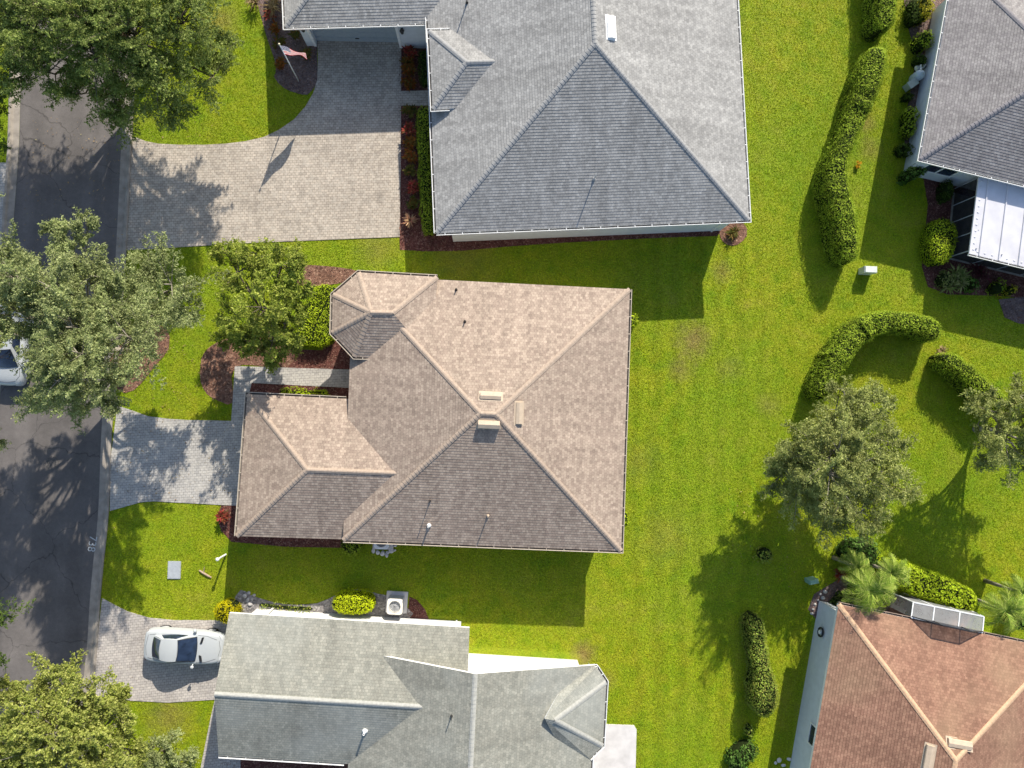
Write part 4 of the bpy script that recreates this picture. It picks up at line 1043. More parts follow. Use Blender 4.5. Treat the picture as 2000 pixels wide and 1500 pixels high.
# ---------------------------------------------------------------- hedges and shrubs
def hedge(label, path, width, height, mat, name='hedge', cat='hedge', leaf=0.075, dens=300, group=None, rough=0.08, asp=0.6, square=0.42, endf=0.6, topz=None):
    """clipped hedge: path = pixels of its top centre line"""
    rng = np.random.default_rng(sum(map(ord, label)))
    zt = topz if topz is not None else float(np.mean(height))*0.8
    c = [P(x, y, zt) for x, y in path]
    for p in c: p.z = 0
    if len(c) == 1: c = [c[0]-Vector((0.05, 0, 0)), c[0]+Vector((0.05, 0, 0))]
    # half a width beyond each end is the rounding
    sp = smooth_path(c, 0.12)
    S_ = np.array([[p.x, p.y] for p in sp]); seg = np.linalg.norm(np.diff(S_, axis=0), axis=1)
    dist = np.concatenate([[0], np.cumsum(seg)]); Lt = dist[-1]
    widths = list(width) if hasattr(width, '__len__') else [width, width]
    heights = height if hasattr(height, '__len__') else [height, height]
    seedv = rng.uniform(0, 50)
    kn = max(3, int(Lt/0.45)); kx = np.sort(np.concatenate([[0, Lt], rng.uniform(0, Lt, kn-2)])); kw = 1+rng.normal(size=kn)*0.055; kh = 1+rng.normal(size=kn)*0.045
    nz = lambda p: mnoise.noise(Vector((p[0]*1.3+seedv, p[1]*1.3, p[2]*1.3)))+0.5*mnoise.noise(Vector((p[0]*3.1, p[1]*3.1+seedv, p[2]*3.1)))
    def surf(s, a, grow=0.0):
        s = np.clip(s, 0, Lt); x = np.interp(s, dist, S_[:, 0]); y = np.interp(s, dist, S_[:, 1])
        i = np.clip(np.searchsorted(dist, s)-1, 0, len(S_)-2); t = (S_[i+1]-S_[i])/np.maximum(1e-6, seg[i])[:, None]
        nx, ny = -t[:, 1], t[:, 0]
        W_ = np.interp(s/Lt, np.linspace(0, 1, len(widths)), widths); H_ = np.interp(s/Lt, np.linspace(0, 1, len(heights)), heights)
        er = np.minimum(W_*endf, Lt*0.5)
        de = np.minimum(s, Lt-s); k = np.sqrt(np.clip(1-((er-np.minimum(de, er))/er)**2, 0.0, 1))
        k = np.maximum(k, 0.05)
        ca, sa = np.cos(a), np.sin(a)
        W_ = W_*np.interp(s, kx, kw); H_ = H_*np.interp(s, kx, kh)
        off = np.sign(ca)*np.abs(ca)**square*(W_/2+grow)*k; z = np.abs(sa)**square*(H_+grow)*(0.75+0.25*k)
        return np.stack([x+nx*off, y+ny*off, z], 1)
    ad = np.linspace(0, np.pi, 8001); W0, H0 = float(np.mean(widths)), float(np.mean(heights))
    px_ = np.sign(np.cos(ad))*np.abs(np.cos(ad))**square*W0/2; pz_ = np.abs(np.sin(ad))**square*H0
    arc = np.concatenate([[0], np.cumsum(np.hypot(np.diff(px_), np.diff(pz_)))]); arc /= arc[-1]
    q2a = lambda q: np.interp(np.clip(q, 0, 1), arc, ad)
    ns, na = max(8, int(Lt/0.16)), 19
    ss = np.linspace(0, Lt, ns); aa = q2a(np.linspace(0, 1, na))
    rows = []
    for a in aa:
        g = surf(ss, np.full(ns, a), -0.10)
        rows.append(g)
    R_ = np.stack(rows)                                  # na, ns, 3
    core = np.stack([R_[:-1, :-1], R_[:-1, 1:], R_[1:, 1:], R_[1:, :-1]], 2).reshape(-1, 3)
    R2 = np.stack([surf(ss, np.full(ns, a), 0) for a in aa])
    d1 = np.linalg.norm(R2[1:, :-1]-R2[:-1, :-1], axis=2)*np.linalg.norm(R2[:-1, 1:]-R2[:-1, :-1], axis=2)
    area = d1.ravel(); n = int(area.sum()*dens*1.35)
    idx = rng.choice(len(area), n, p=area/area.sum()); ia, is_ = np.unravel_index(idx, d1.shape)
    fq = (ia+rng.uniform(0, 1, n))/(na-1); fa = q2a(fq); fs = (is_+rng.uniform(0, 1, n))/(ns-1)*Lt
    pos = surf(fs, fa); e = 0.02
    du = surf(fs+e, fa)-surf(fs-e, fa); dv = surf(fs, q2a(fq+e))-surf(fs, q2a(fq-e))
    nn = np.cross(du, dv); nl = np.linalg.norm(nn, axis=1); ok = nl > 1e-7
    pos, nn = pos[ok], nn[ok]/nl[ok][:, None]; n = len(pos)
    ctr = np.stack([np.interp(fs[ok], dist, S_[:, 0]), np.interp(fs[ok], dist, S_[:, 1]), np.full(n, 0.3)], 1)
    nn *= np.sign(np.sum(nn*(pos-ctr), axis=1))[:, None]
    bumpv = np.array([nz(p) for p in pos]) if n < 60000 else np.zeros(n)
    pos = pos+nn*(bumpv*rough+rng.uniform(-0.07, 0.05, n)+(rng.uniform(0, 1, n) > 0.96)*rng.uniform(0, 0.10, n))[:, None]
    LV = leaf_quads(pos, nn+rng.normal(size=(n, 3))*0.42, leaf, leaf*asp, rng)
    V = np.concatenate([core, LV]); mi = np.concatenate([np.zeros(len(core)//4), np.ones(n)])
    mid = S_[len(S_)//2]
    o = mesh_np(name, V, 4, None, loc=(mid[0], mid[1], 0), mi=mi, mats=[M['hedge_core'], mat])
    return tag(o, label, cat, group, 'stuff' if name == 'ground_plants' else None)

hedge('clipped block hedge at the top edge, right of the wide lawn', [(1728, -150), (1730, -60), (1729, 20), (1722, 58)], 1.35, 1.75, M['hedge_green'], dens=330)
hedge('long curving green hedge with a white utility box at its lower end', [(1716, 90), (1700, 155), (1676, 220), (1652, 275), (1636, 320), (1634, 360), (1646, 420), (1656, 480), (1660, 512)], [1.3, 1.45, 1.35, 1.15, 1.0, 1.25, 1.4, 1.45, 1.2], 1.85, M['hedge_green'], dens=330)
hedge('arched green hedge bending around a shady patch of back lawn', [(1600, 780), (1622, 730), (1648, 685), (1680, 650), (1720, 630), (1765, 628), (1810, 640), (1832, 662)], [1.1, 1.2, 1.3, 1.35, 1.3, 1.2], 1.75, M['hedge_green'], dens=330)
hedge('short green hedge slanting down from the arch towards the right edge tree', [(1842, 696), (1870, 716), (1900, 740), (1935, 775), (1960, 805)], [1.0, 1.2, 1.3], 1.65, M['hedge_green'], dens=330)
hedge('thin mottled hedge along the lawn left of the terracotta house, leafier at its lower end', [(1478, 1205), (1482, 1250), (1488, 1290), (1494, 1330), (1494, 1402)], [0.9, 1.0, 1.0, 1.5, 1.4], [1.5, 1.5, 1.6, 1.8, 1.6], M['hedge_mixed'], dens=280)
hedge('bright clipped hedge beside the dark patio screen', [(1846, 425), (1842, 470), (1838, 515)], [1.3, 1.5, 1.2], 1.25, M['hedge_bright'])
hedge('dark clipped shrub under the double window of the brownish grey house', [(1846, 370), (1862, 371)], 1.25, 1.1, M['hedge_dark'], 'shrub', 'shrub')
hedge('bright green hedge behind the screened porch of the terracotta house', [(1735, 1110), (1790, 1135), (1830, 1150), (1870, 1166), (1905, 1182)], [1.3, 1.5, 1.6, 1.5], 2.0, M['hedge_bright'], leaf=0.11, dens=200)
hedge('low hedge strip against the blue-grey house, next to the porch and garage', [(828, 95), (829, 130), (829, 163)], 0.62, 0.8, M['hedge_dark'])
hedge('long narrow dark hedge along the front wall of the blue-grey house', [(827, 207), (828, 280), (831, 350), (834, 420), (838, 456)], 0.72, 0.8, M['hedge_green'])
hedge('flat topped yellowish green hedge left of the angled bay', [(656, 562), (634, 600), (616, 640), (610, 676)], [2.1, 2.2, 2.0], 0.75, M['hedge_bright'], dens=260, square=0.3, endf=0.3)
hedge('bright yellow rounded shrub at the corner of the sage house', [(428, 1215), (452, 1182)], 1.25, 1.2, M['hedge_yellow'], 'shrub', 'shrub', dens=340)
hedge('lime green clipped oblong hedge on the gravel strip, beside an air conditioner', [(648, 1180), (690, 1179), (730, 1181)], 1.1, 1.15, M['hedge_lime'], dens=360, endf=0.75)
hedge('dark round shrub half under the eave of the tan house', [(665, 1062), (705, 1065)], 1.35, 1.0, M['hedge_green'], 'shrub', 'shrub')
hedge('pale leafy shrub under the tan eave at its upper right corner', [(1236, 612), (1237, 640)], 0.5, 1.2, M['hedge_bright'], 'shrub', 'shrub', leaf=0.11, dens=160)
hedge('pale leafy shrub under the tan eave at its lower right corner', [(1222, 1000), (1221, 1030)], 0.45, 1.0, M['hedge_bright'], 'shrub', 'shrub', leaf=0.10, dens=160)
hedge('green leafy bush at the corner of the brownish grey house', [(1785, 325), (1795, 345)], 1.2, 1.3, M['plant_green'], 'shrub', 'shrub', leaf=0.12, dens=150, rough=0.2)
hedge('green shrub by the brownish grey wall, below the tank', [(1783, 210), (1777, 262)], 0.65, 1.0, M['hedge_green'], 'shrub', 'shrub', leaf=0.11, dens=170, rough=0.2)
hedge('loose green shrub by the brownish grey wall, above the tank', [(1812, 60), (1803, 92)], 0.85, 1.1, M['hedge_green'], 'shrub', 'shrub', leaf=0.10, dens=180, rough=0.25)
hedge('green shrub against the brownish grey wall, just above the tank', [(1806, 108), (1800, 122)], 0.7, 0.9, M['hedge_dark'], 'shrub', 'shrub', leaf=0.11, dens=170, rough=0.25)
hedge('low dark shrub in the bed below the tank, nearest the tank', [(1778, 180), (1776, 192)], 0.6, 0.7, M['hedge_dark'], 'shrub', 'shrub', leaf=0.11, dens=170, rough=0.25)
hedge('dark shrub by the brownish grey wall above the corner bush', [(1771, 280), (1768, 300)], 0.7, 0.9, M['hedge_dark'], 'shrub', 'shrub', leaf=0.11, dens=170, rough=0.25)
hedge('yellowish shrub at the top edge beside the brownish grey wall', [(1812, -10), (1808, 35)], 0.9, 1.1, M['plant_yellow'], 'shrub', 'shrub', leaf=0.10, dens=180, rough=0.25)
hedge('dark shrub in the planting bed at the top edge left of the brownish grey wall', [(1790, -5), (1788, 45)], 0.8, 0.8, M['hedge_dark'], 'shrub', 'shrub', leaf=0.10, dens=180, rough=0.25)
hedge('low green bush at the bottom edge below the mottled hedge', [(1428, 1500), (1455, 1475), (1478, 1462)], 1.2, 0.8, M['plant_green'], 'shrub', 'shrub', leaf=0.12, dens=140, rough=0.3)
hedge('small sprig of shrub under the lower end of the mottled hedge', [(1468, 1420), (1464, 1440)], 0.4, 0.7, M['hedge_mixed'], 'shrub', 'shrub', leaf=0.09, dens=160)
hedge('dark shrub at the corner of the terracotta house by the palms', [(1640, 1170), (1655, 1190)], 1.2, 0.9, M['hedge_dark'], 'shrub', 'shrub', leaf=0.11, dens=160, rough=0.3)
hedge('brown leaved bush in the deep shade under the khaki round tree', [(1495, 1072), (1500, 1095)], 0.9, 0.7, M['hedge_mixed'], 'shrub', 'shrub', leaf=0.11, dens=130, rough=0.3)
hedge('leafy dark green shrub below the white patio roof', [(1895, 555), (1905, 552)], 0.9, 0.9, M['plant_green'], 'shrub', 'shrub', leaf=0.13, dens=120, rough=0.3)
hedge('second leafy shrub below the white patio roof, nearer the right edge', [(1940, 558), (1962, 566)], 0.8, 0.7, M['hedge_green'], 'shrub', 'shrub', leaf=0.12, dens=130, rough=0.3)
hedge('yellow leaved shrub at the right edge below the white patio roof', [(1974, 558), (1979, 575)], 0.55, 0.8, M['plant_yellow'], 'shrub', 'shrub', leaf=0.12, dens=160, rough=0.3)
hedge('low strip of yellow-green plants between the walkway and the garage roof', [(545, 764), (580, 766), (615, 766), (640, 768)], 0.35, 0.35, M['hedge_bright'], 'ground_plants', 'plants', leaf=0.09, dens=200, rough=0.2)
hedge('weedy low plants on the gravel beside the sage house', [(505, 1182), (560, 1188), (610, 1190)], 0.35, 0.22, M['hedge_mixed'], 'ground_plants', 'plants', leaf=0.08, dens=120, rough=0.3)

hedge('leafy green shrub filling the space between the palms and the khaki round tree', [(1650, 1085), (1685, 1082), (1715, 1090)], 1.5, 1.3, M['plant_green'], 'shrub', 'shrub', leaf=0.15, dens=110, rough=0.35)
hedge('bright leafy shrub under the largest palm beside the terracotta roof corner', [(1672, 1150), (1705, 1168), (1735, 1160)], 1.2, 1.2, M['hedge_green'], 'shrub', 'shrub', leaf=0.14, dens=120, rough=0.35)
hedge('loose shrub at the right edge of the photo, beyond the porch palms', [(1985, 1200), (2020, 1215)], 1.4, 1.6, M['plant_green'], 'shrub', 'shrub', leaf=0.14, dens=120, rough=0.35)
hedge('feathery green shrub at the foot of the bright clipped hedge by the patio', [(1838, 540), (1862, 552)], 0.9, 0.7, M['plant_striped'], 'shrub', 'shrub', leaf=0.16, dens=110, rough=0.35, asp=0.3)
def rosette(name, label, cat, px, py, n, ln, wd, mat, h0=0.12, lift=(20, 75), group=None, stems=1, rad=0.0):
    """plants of long bent blades spreading from one or several hearts"""
    rng = np.random.default_rng(sum(map(ord, label))+int(px)); b = P(px, py, h0); V = []
    for s in range(stems):
        ang = rng.uniform(0, 6.28); rr = rad*math.sqrt(rng.uniform(0, 1)); c = np.array([b.x+rr*math.cos(ang), b.y+rr*math.sin(ang), h0*rng.uniform(0.5, 1.3)])
        for i in range(n):
            a = rng.uniform(0, 2*math.pi); el = math.radians(rng.uniform(*lift)); l = ln*rng.uniform(0.7, 1.2); w_ = wd*rng.uniform(0.8, 1.2)/2
            d = np.array([math.cos(a)*math.cos(el), math.sin(a)*math.cos(el), math.sin(el)]); sd = np.array([-math.sin(a), math.cos(a), 0])
            p1 = c+d*l*0.5; el2 = el-math.radians(35); d2 = np.array([math.cos(a)*math.cos(el2), math.sin(a)*math.cos(el2), math.sin(el2)]); p2 = p1+d2*l*0.5
            V += [c-sd*w_*0.4, c+sd*w_*0.4, p1+sd*w_, p1-sd*w_, p1-sd*w_, p1+sd*w_, p2+sd*w_*0.15, p2-sd*w_*0.15]
    V += [np.array([b.x+x*0.06, b.y+y*0.06, 0.0 if k < 2 else h0]) for k, (x, y) in enumerate(((-1, 0), (1, 0), (1, 0), (-1, 0)))]
    o = mesh_np(name, np.array(V), 4, mat, loc=(b.x, b.y, 0))
    return tag(o, label, cat, group)
BEDG = 'colourful shrubs in the bed along the driveway'
for px, py, mk, lb in ((800, 100, 'croton_red', 'dark red leaved croton right beside the garage pier'), (797, 122, 'croton_orange', 'rusty croton below the one at the garage pier'), (799, 142, 'croton_orange', 'rusty croton in the upper bed, second from the small walkway'), (795, 162, 'croton_orange', 'orange brown croton right above the small walkway'),
      (801, 218, 'croton_green', 'greenish croton right below the small walkway'), (800, 252, 'croton_red', 'brightest red croton of the driveway bed'), (800, 278, 'croton_orange', 'reddish orange croton below the brightest red one'), (801, 304, 'croton_orange', 'bronze croton in the middle of the driveway bed'), (803, 335, 'croton_green', 'green and brown croton below the bronze one'), (806, 367, 'croton_red', 'thin red leaved croton low in the driveway bed'), (809, 397, 'croton_green', 'greenish brown croton above the pink bromeliad')):
    rosette('croton_shrub', lb, 'shrub', px, py, 12, 0.30, 0.10, M[mk], 0.35, (5, 80), BEDG, 9, 0.26)
rosette('bromeliad', 'pink and yellow bromeliad at the bottom end of the driveway bed', 'plant', 802, 432, 46, 0.55, 0.075, M['pink_plant'], 0.18, (15, 80))
FB = 'plants in the flagpole bed'
for px, py, mk, lb in ((537, 55, 'croton_orange', 'reddish croton left of the garage gutter corner'), (580, 66, 'croton_green', 'dark croton between the garage pier and its gutter corner'), (545, 84, 'croton_green', 'dark olive plant behind the tip of the flagpole'), (548, 125, 'croton_orange', 'bronze round plant left of the flagpole'), (600, 103, 'croton_green', 'dark plant between the flag and the garage pier'), (528, 28, 'croton_red', 'dark red plant in the top of the flagpole bed')):
    rosette('croton_shrub', lb, 'shrub', px, py, 10, 0.30, 0.09, M[mk], 0.35, (5, 80), FB, 7, 0.24)
rosette('ornamental_grass', 'straw coloured grassy plant by the garage eave at the top edge', 'plant', 537, 12, 30, 0.7, 0.06, M['plant_tan'], 0.3, (20, 80), FB, 2, 0.2)
rosette('ornamental_grass', 'straw and green grassy plant at the lawn edge by the top of the frame', 'plant', 493, 10, 26, 0.6, 0.06, M['plant_tan'], 0.2, (20, 80), FB, 2, 0.25)
rosette('striped_plant', 'striped long leaved plants at the lower end of the bright clipped hedge', 'plant', 1858, 545, 24, 0.62, 0.10, M['plant_striped'], 0.3, (5, 75), None, 8, 0.75)
rosette('corner_plant', 'small dry flowering plant at the lower right corner of the blue-grey roof', 'plant', 1433, 456, 26, 0.45, 0.07, M['croton_green'], 0.2, (5, 70), None, 3, 0.25)
rosette('flower_patch', 'orange flowering plant beside the long curving hedge', 'plant', 1675, 322, 12, 0.17, 0.07, foliage('flower_orange', [(0.75, 0.42, 0.02), (0.62, 0.34, 0.02), (0.3, 0.32, 0.04)]), 0.12, (20, 85), None, 5, 0.16)
rosette('red_leaved_plant', 'dark red leaved plant in the shade below the white patio roof', 'plant', 1920, 528, 16, 0.5, 0.10, foliage('wine_leaf', [(0.12, 0.03, 0.04), (0.18, 0.05, 0.06), (0.10, 0.08, 0.04)]), 0.35, (10, 75), None, 5, 0.5)
rosette('cordyline', 'reddish spiky plant by the palms at the terracotta house corner', 'plant', 1643, 1122, 24, 0.5, 0.07, M['croton_red'], 0.4, (10, 80), None, 2, 0.15)
rosette('dry_plant', 'dry tan plant between the arch hedge and the short hedge', 'plant', 1836, 684, 22, 0.4, 0.07, M['plant_tan'], 0.12, (5, 60), None, 3, 0.25)

def palm(label, px, py, z, n=22, ln=1.5, group='palms around the screened porch'):
    rng = np.random.default_rng(int(px*7+py)); c = P(px, py, z); g = Vector((c.x, c.y, 0))
    root = empty('palm_tree', g, label, 'palm', group)
    tb = MB(); tb.tube([g-Vector((0, 0, .05)), g+Vector((0.03, 0, z*0.5)), c], [0.13, 0.09, 0.08], 8); tb.build('trunk', M['pale_bark'], root, smooth=True)
    V = []; rb = MB()
    for i in range(n):
        a = 2*math.pi*(i*0.382)+rng.uniform(-.2, .2); el = math.radians(rng.choice([12, 30, 48, 66, 80])+rng.uniform(-8, 8)); l = ln*rng.uniform(0.8, 1.15)
        pts = [np.array(c)]; e = el
        for k in range(9):
            d = np.array([math.cos(a)*math.cos(e), math.sin(a)*math.cos(e), math.sin(e)]); pts.append(pts[-1]+d*l/9); e -= math.radians(13)
        rb.tube([Vector(p) for p in pts], [0.018-0.0015*k for k in range(10)], 4, caps=False)
        sd = np.array([-math.sin(a), math.cos(a), 0])
        for k in range(2, 17):
            f = k/17*9; j = int(f); q = pts[j]+(pts[min(9, j+1)]-pts[j])*(f-j); t = pts[min(9, j+1)]-pts[j]; t /= max(1e-6, np.linalg.norm(t))
            ll = 0.33*ln*math.sin(math.pi*(0.18+0.78*k/17))
            for s in (-1, 1):
                d = sd*s*0.8+t*0.75+np.array([0, 0, -0.25+rng.uniform(-.15, .15)]); d /= np.linalg.norm(d); w_ = np.cross(d, [0, 0, 1]); w_ /= max(1e-6, np.linalg.norm(w_))
                w_ = w_*0.016+np.array([0, 0, 0.006])
                V += [q-w_, q+w_, q+d*ll*0.6+w_*0.9, q+d*ll]
    mesh_np('fronds', np.array(V), 4, M['palm_green'], root); rb.build('frond_stem', M['palm_green'], root)
    return root
palm('largest palm, rising at the upper left corner of the terracotta roof', 1696, 1152, 3.2, 26, 1.65)
palm('smaller palm behind the corner palm, nearest the khaki round tree', 1672, 1108, 2.4, 20, 1.2)
palm('palm between the corner palm and the bright green hedge', 1738, 1118, 2.6, 20, 1.2)
palm('bushy palm at the right end of the screened porch', 1960, 1192, 2.8, 25, 1.5)
palm('palm at the right edge of the photo behind the porch palm', 1992, 1158, 2.6, 22, 1.3)

# ---------------------------------------------------------------- cars
def patch(c00, c10, c11, c01, n=6, m=6, bulge=(0, 0, 0)):
    rows = []; B = Vector(bulge)
    for i in range(n+1):
        v = i/n; r = []
        for j in range(m+1):
            u = j/m
            p = c00.lerp(c10, u).lerp(c01.lerp(c11, u), v); r.append(p+B*(1-(2*u-1)**2)*(1-(2*v-1)**2*0.3))
        rows.append(r)
    return rows
def car(label, px, py, heading, Ln, Wd, wsb, rf, rr, rgb, roof_h=1.38, group=None, hood_vents=True):
    """wsb/rf/rr/rgb: x of windscreen base, roof front, roof rear and rear glass base (metres, centre = 0)"""
    g = P(px, py, 0); root = empty('parked_car', g, label, 'car', group)
    T = Matrix.Translation(g) @ Matrix.Rotation(heading, 4, 'Z')
    w2 = Wd/2; X = lambda q: T @ Vector(q)
    st = [(-1, .60, .72), (-.985, .80, .84), (-.93, .90, .92), (-.8, .965, .965), (-.55, 1, .985), (-.2, 1, .98), (.15, 1, .975), (.4, .985, .95), (.6, .965, .91), (.8, .92, .85), (.92, .84, .76), (.975, .74, .66), (1, .56, .58)]
    mb = MB(); rows = []
    for t, wf, dk in st:
        x = t*Ln/2; ww = w2*wf
        half = [(ww*.86, .2), (ww*.985, .34), (ww, .56), (ww*.985, dk-.16), (ww*.93, dk-.05), (ww*.80, dk), (ww*.42, dk+.028), (0, dk+.036)]
        ring = [(x, y, z) for y, z in half]+[(x, -y, z) for y, z in reversed(half[:-1])]
        rows.append([X(q) for q in ring])
    mb.grid(rows)
    mb.poly(rows[0]); mb.poly(rows[-1][::-1])
    for a, b in zip(rows[:-1], rows[1:]): mb.poly([a[0], a[-1], b[-1], b[0]])
    body = mb.build('body', M['car_paint'], root, smooth=True)
    sm = body.modifiers.new('sub', 'SUBSURF'); sm.levels = 1; sm.render_levels = 2
    from mathutils.bvhtree import BVHTree
    bpy.context.view_layer.update(); bvh = BVHTree.FromObject(body, bpy.context.evaluated_depsgraph_get()); Ti = Matrix.Rotation(heading, 4, 'Z')
    sb = MB()
    def seam(pts):
        out = []
        for a_, b_ in zip(pts[:-1], pts[1:]):
            for k in range(6):
                q = Ti @ (Vector((a_[0], a_[1], 3)).lerp(Vector((b_[0], b_[1], 3)), k/6)); h = bvh.ray_cast(q, Vector((0, 0, -1)))
                if h[0] is not None: out.append(h[0]+g+Vector((0, 0, .002)))
        if len(out) > 1: sb.tube(out, .011, 4)
    for sg in (1, -1): seam([(wsb+.05, sg*w2*.80), (wsb+.5, sg*w2*.77), (Ln*.44, sg*w2*.52)]); seam([(rgb+.1, sg*w2*.74), (-Ln*.44, sg*w2*.66)])
    seam([(Ln*.44, w2*.52), (Ln*.462, 0), (Ln*.44, -w2*.52)]); seam([(-Ln*.44, w2*.66), (-Ln*.46, 0), (-Ln*.44, -w2*.66)])
    sb.build('panel_seam', plain('seam', (.10, .10, .105), .6), root)
    zb = .95; hw, rw_ = w2*.80, w2*.63
    # cabin
    A0, A1 = Vector((wsb, hw*.93, zb)), Vector((wsb, -hw*.93, zb)); B0, B1 = Vector((rf, rw_, roof_h)), Vector((rf, -rw_, roof_h))
    C0, C1 = Vector((rr, rw_*.97, roof_h-.015)), Vector((rr, -rw_*.97, roof_h-.015)); D0, D1 = Vector((rgb, hw*.80, zb+.01)), Vector((rgb, -hw*.80, zb+.01))
    Mx = (wsb+rgb)/2; S0, S1 = Vector((Mx, hw*1.12, zb-.01)), Vector((Mx, -hw*1.12, zb-.01)); R0, R1 = Vector(((rf+rr)/2, rw_*1.05, roof_h+.012)), Vector(((rf+rr)/2, -rw_*1.05, roof_h+.012))
    cab = MB(); tf = lambda rows: [[X(q) for q in r] for r in rows]
    cab.grid(tf(patch(A0, A1, B1, B0, 6, 8, (.10, 0, .03))))
    cab.grid(tf(patch(D0, D1, C1, C0, 6, 8, (-.08, 0, .03))), flip=True)
    def roofrows():
        out = []
        for i in range(9):
            v = i/8; e0 = B0.lerp(C0, v); e1 = B1.lerp(C1, v); wv = 1+.05*math.sin(math.pi*v); r = []
            for j in range(9):
                u = j/8; p = e0.lerp(e1, u); p = Vector((p.x+.10*(1-2*v)*(1-(2*u-1)**2)*.6, p.y*wv, p.z+.045*math.sin(math.pi*v)+.03*(1-(2*u-1)**2))); r.append(p)
            out.append(r)
        return out
    rr_ = roofrows(); cab.grid(tf(rr_))
    def siderows(sg):
        out = []
        for i in range(13):
            v = i/12
            top = (rr_[0][0].lerp(rr_[8][0], v) if 0 else rr_[min(8, int(v*8))][0 if sg > 0 else 8].lerp(rr_[min(8, int(v*8)+1)][0 if sg > 0 else 8], v*8-int(v*8)))
            a = A0 if sg > 0 else A1; d = D0 if sg > 0 else D1
            bot = a.lerp(d, v); bot = Vector((bot.x, sg*(abs(bot.y)+hw*.14*math.sin(math.pi*v)), bot.z)); mid = top.lerp(bot, .5)+Vector((0, sg*.025, .02))
            out.append([top, mid, bot])
        return out
    for sg in (1, -1): cab.grid(tf(siderows(sg)), flip=sg > 0)
    cab.build('cabin', M['car_paint'], root, smooth=True)
    def shrink(rows, f, off):
        n, m = len(rows), len(rows[0]); cen = sum((q for r in rows for q in r), Vector())/(n*m)
        return [[cen+(q-cen)*f+Vector(off) for q in r] for r in rows]
    def part(name, rows, mat, flip=False):
        b = MB(); b.grid(tf(rows), flip=flip); return b.build(name, mat, root, smooth=True)
    part('windshield', shrink(patch(A0, A1, B1, B0, 6, 8, (.10, 0, .03)), .93, (.012, 0, .016)), M['car_glass'])
    part('glass_seal', shrink(patch(A0, A1, B1, B0, 6, 8, (.10, 0, .03)), .985, (.006, 0, .008)), M['black_metal'])
    part('rear_window', shrink(patch(D0, D1, C1, C0, 6, 8, (-.08, 0, .03)), .90, (-.012, 0, .016)), M['car_glass'], True)
    for sg in (1, -1):
        sr = siderows(sg)[2:11]; part('side_window', [[r[0].lerp(r[2], .10)+Vector((0, sg*.02, .0)), r[1]+Vector((0, sg*.02, .004)), r[0].lerp(r[2], .9)+Vector((0, sg*.02, .004))] for r in sr], M['car_glass'], sg > 0)
        b = MB(); c = X((wsb-.12, sg*(w2+.06), 1.0)); b.lathe(c-Vector((0, 0, .07)), [(.03, 0), (.085, .03), (.10, .08), (.07, .13), (.02, .15)], 10)
        b.tube([X((wsb-.1, sg*(w2-.1), .96)), c], .03, 5); b.build('wing_mirror', M['car_paint'], root, smooth=True)
        h = patch(Vector((Ln*.485, sg*w2*.42, .66)), Vector((Ln*.462, sg*w2*.80, .66)), Vector((Ln*.435, sg*w2*.86, .80)), Vector((Ln*.462, sg*w2*.48, .765)), 4, 4, (.03, 0, .02))
        part('headlight', h, M['lamp_glass'], sg > 0)
        t = patch(Vector((-Ln*.497, sg*w2*.50, .66)), Vector((-Ln*.468, sg*w2*.90, .66)), Vector((-Ln*.455, sg*w2*.88, .86)), Vector((-Ln*.490, sg*w2*.56, .83)), 4, 4, (-.03, 0, .02))
        part('taillight', t, M['tail_red'], sg < 0)
        if hood_vents:
            b = MB(); q = [X((wsb+.16+.02, sg*.30, 0)), X((wsb+.30, sg*.34, 0)), X((wsb+.36, sg*.64, 0)), X((wsb+.26, sg*.62, 0))]
            b.poly([Vector((p.x, p.y, 1.012)) for p in (q if sg > 0 else q[::-1])]); b.prism([(p.x, p.y) for p in (q if sg > 0 else q[::-1])], .93, 1.008); b.build('hood_vent', M['black_metal'], root)
        for xx in (Ln*.30, -Ln*.30):
            b = MB(); n = 20; prof = [(.20, -.10), (.30, -.11), (.325, -.06), (.325, .06), (.30, .11), (.20, .10)]; R = []
            for k in range(n+1):
                a = 2*math.pi*k/n; R.append([X((xx+r*math.cos(a), sg*(w2-.16)+y, .325+r*math.sin(a))) for r, y in prof])
            b.grid(R); wh = b.build('wheel', M['tyre'], root, smooth=True)
            b = MB(); b.poly([X((xx+.21*math.cos(2*math.pi*k/16), sg*(w2-.065), .325+.21*math.sin(2*math.pi*k/16))) for k in range(16)]); b.build('rim', M['grey_metal'], wh)
    b = MB(); b.box(X((Ln/2-.015, 0, .55)), (.04, Wd*.42, .16), heading); b.build('grille', M['black_metal'], root)
    return root
car('white sedan parked on the pale driveway, nose towards the garage of the sage house', 371, 1254, math.radians(-4.5), 4.15, 1.78, .72, -.14, -.94, -1.52)
car('white car on the street, half hidden under the tall grey-green oak', 36, 676, math.radians(-92), 4.35, 1.80, 1.15, .25, -1.25, -1.85, 1.48, hood_vents=False)

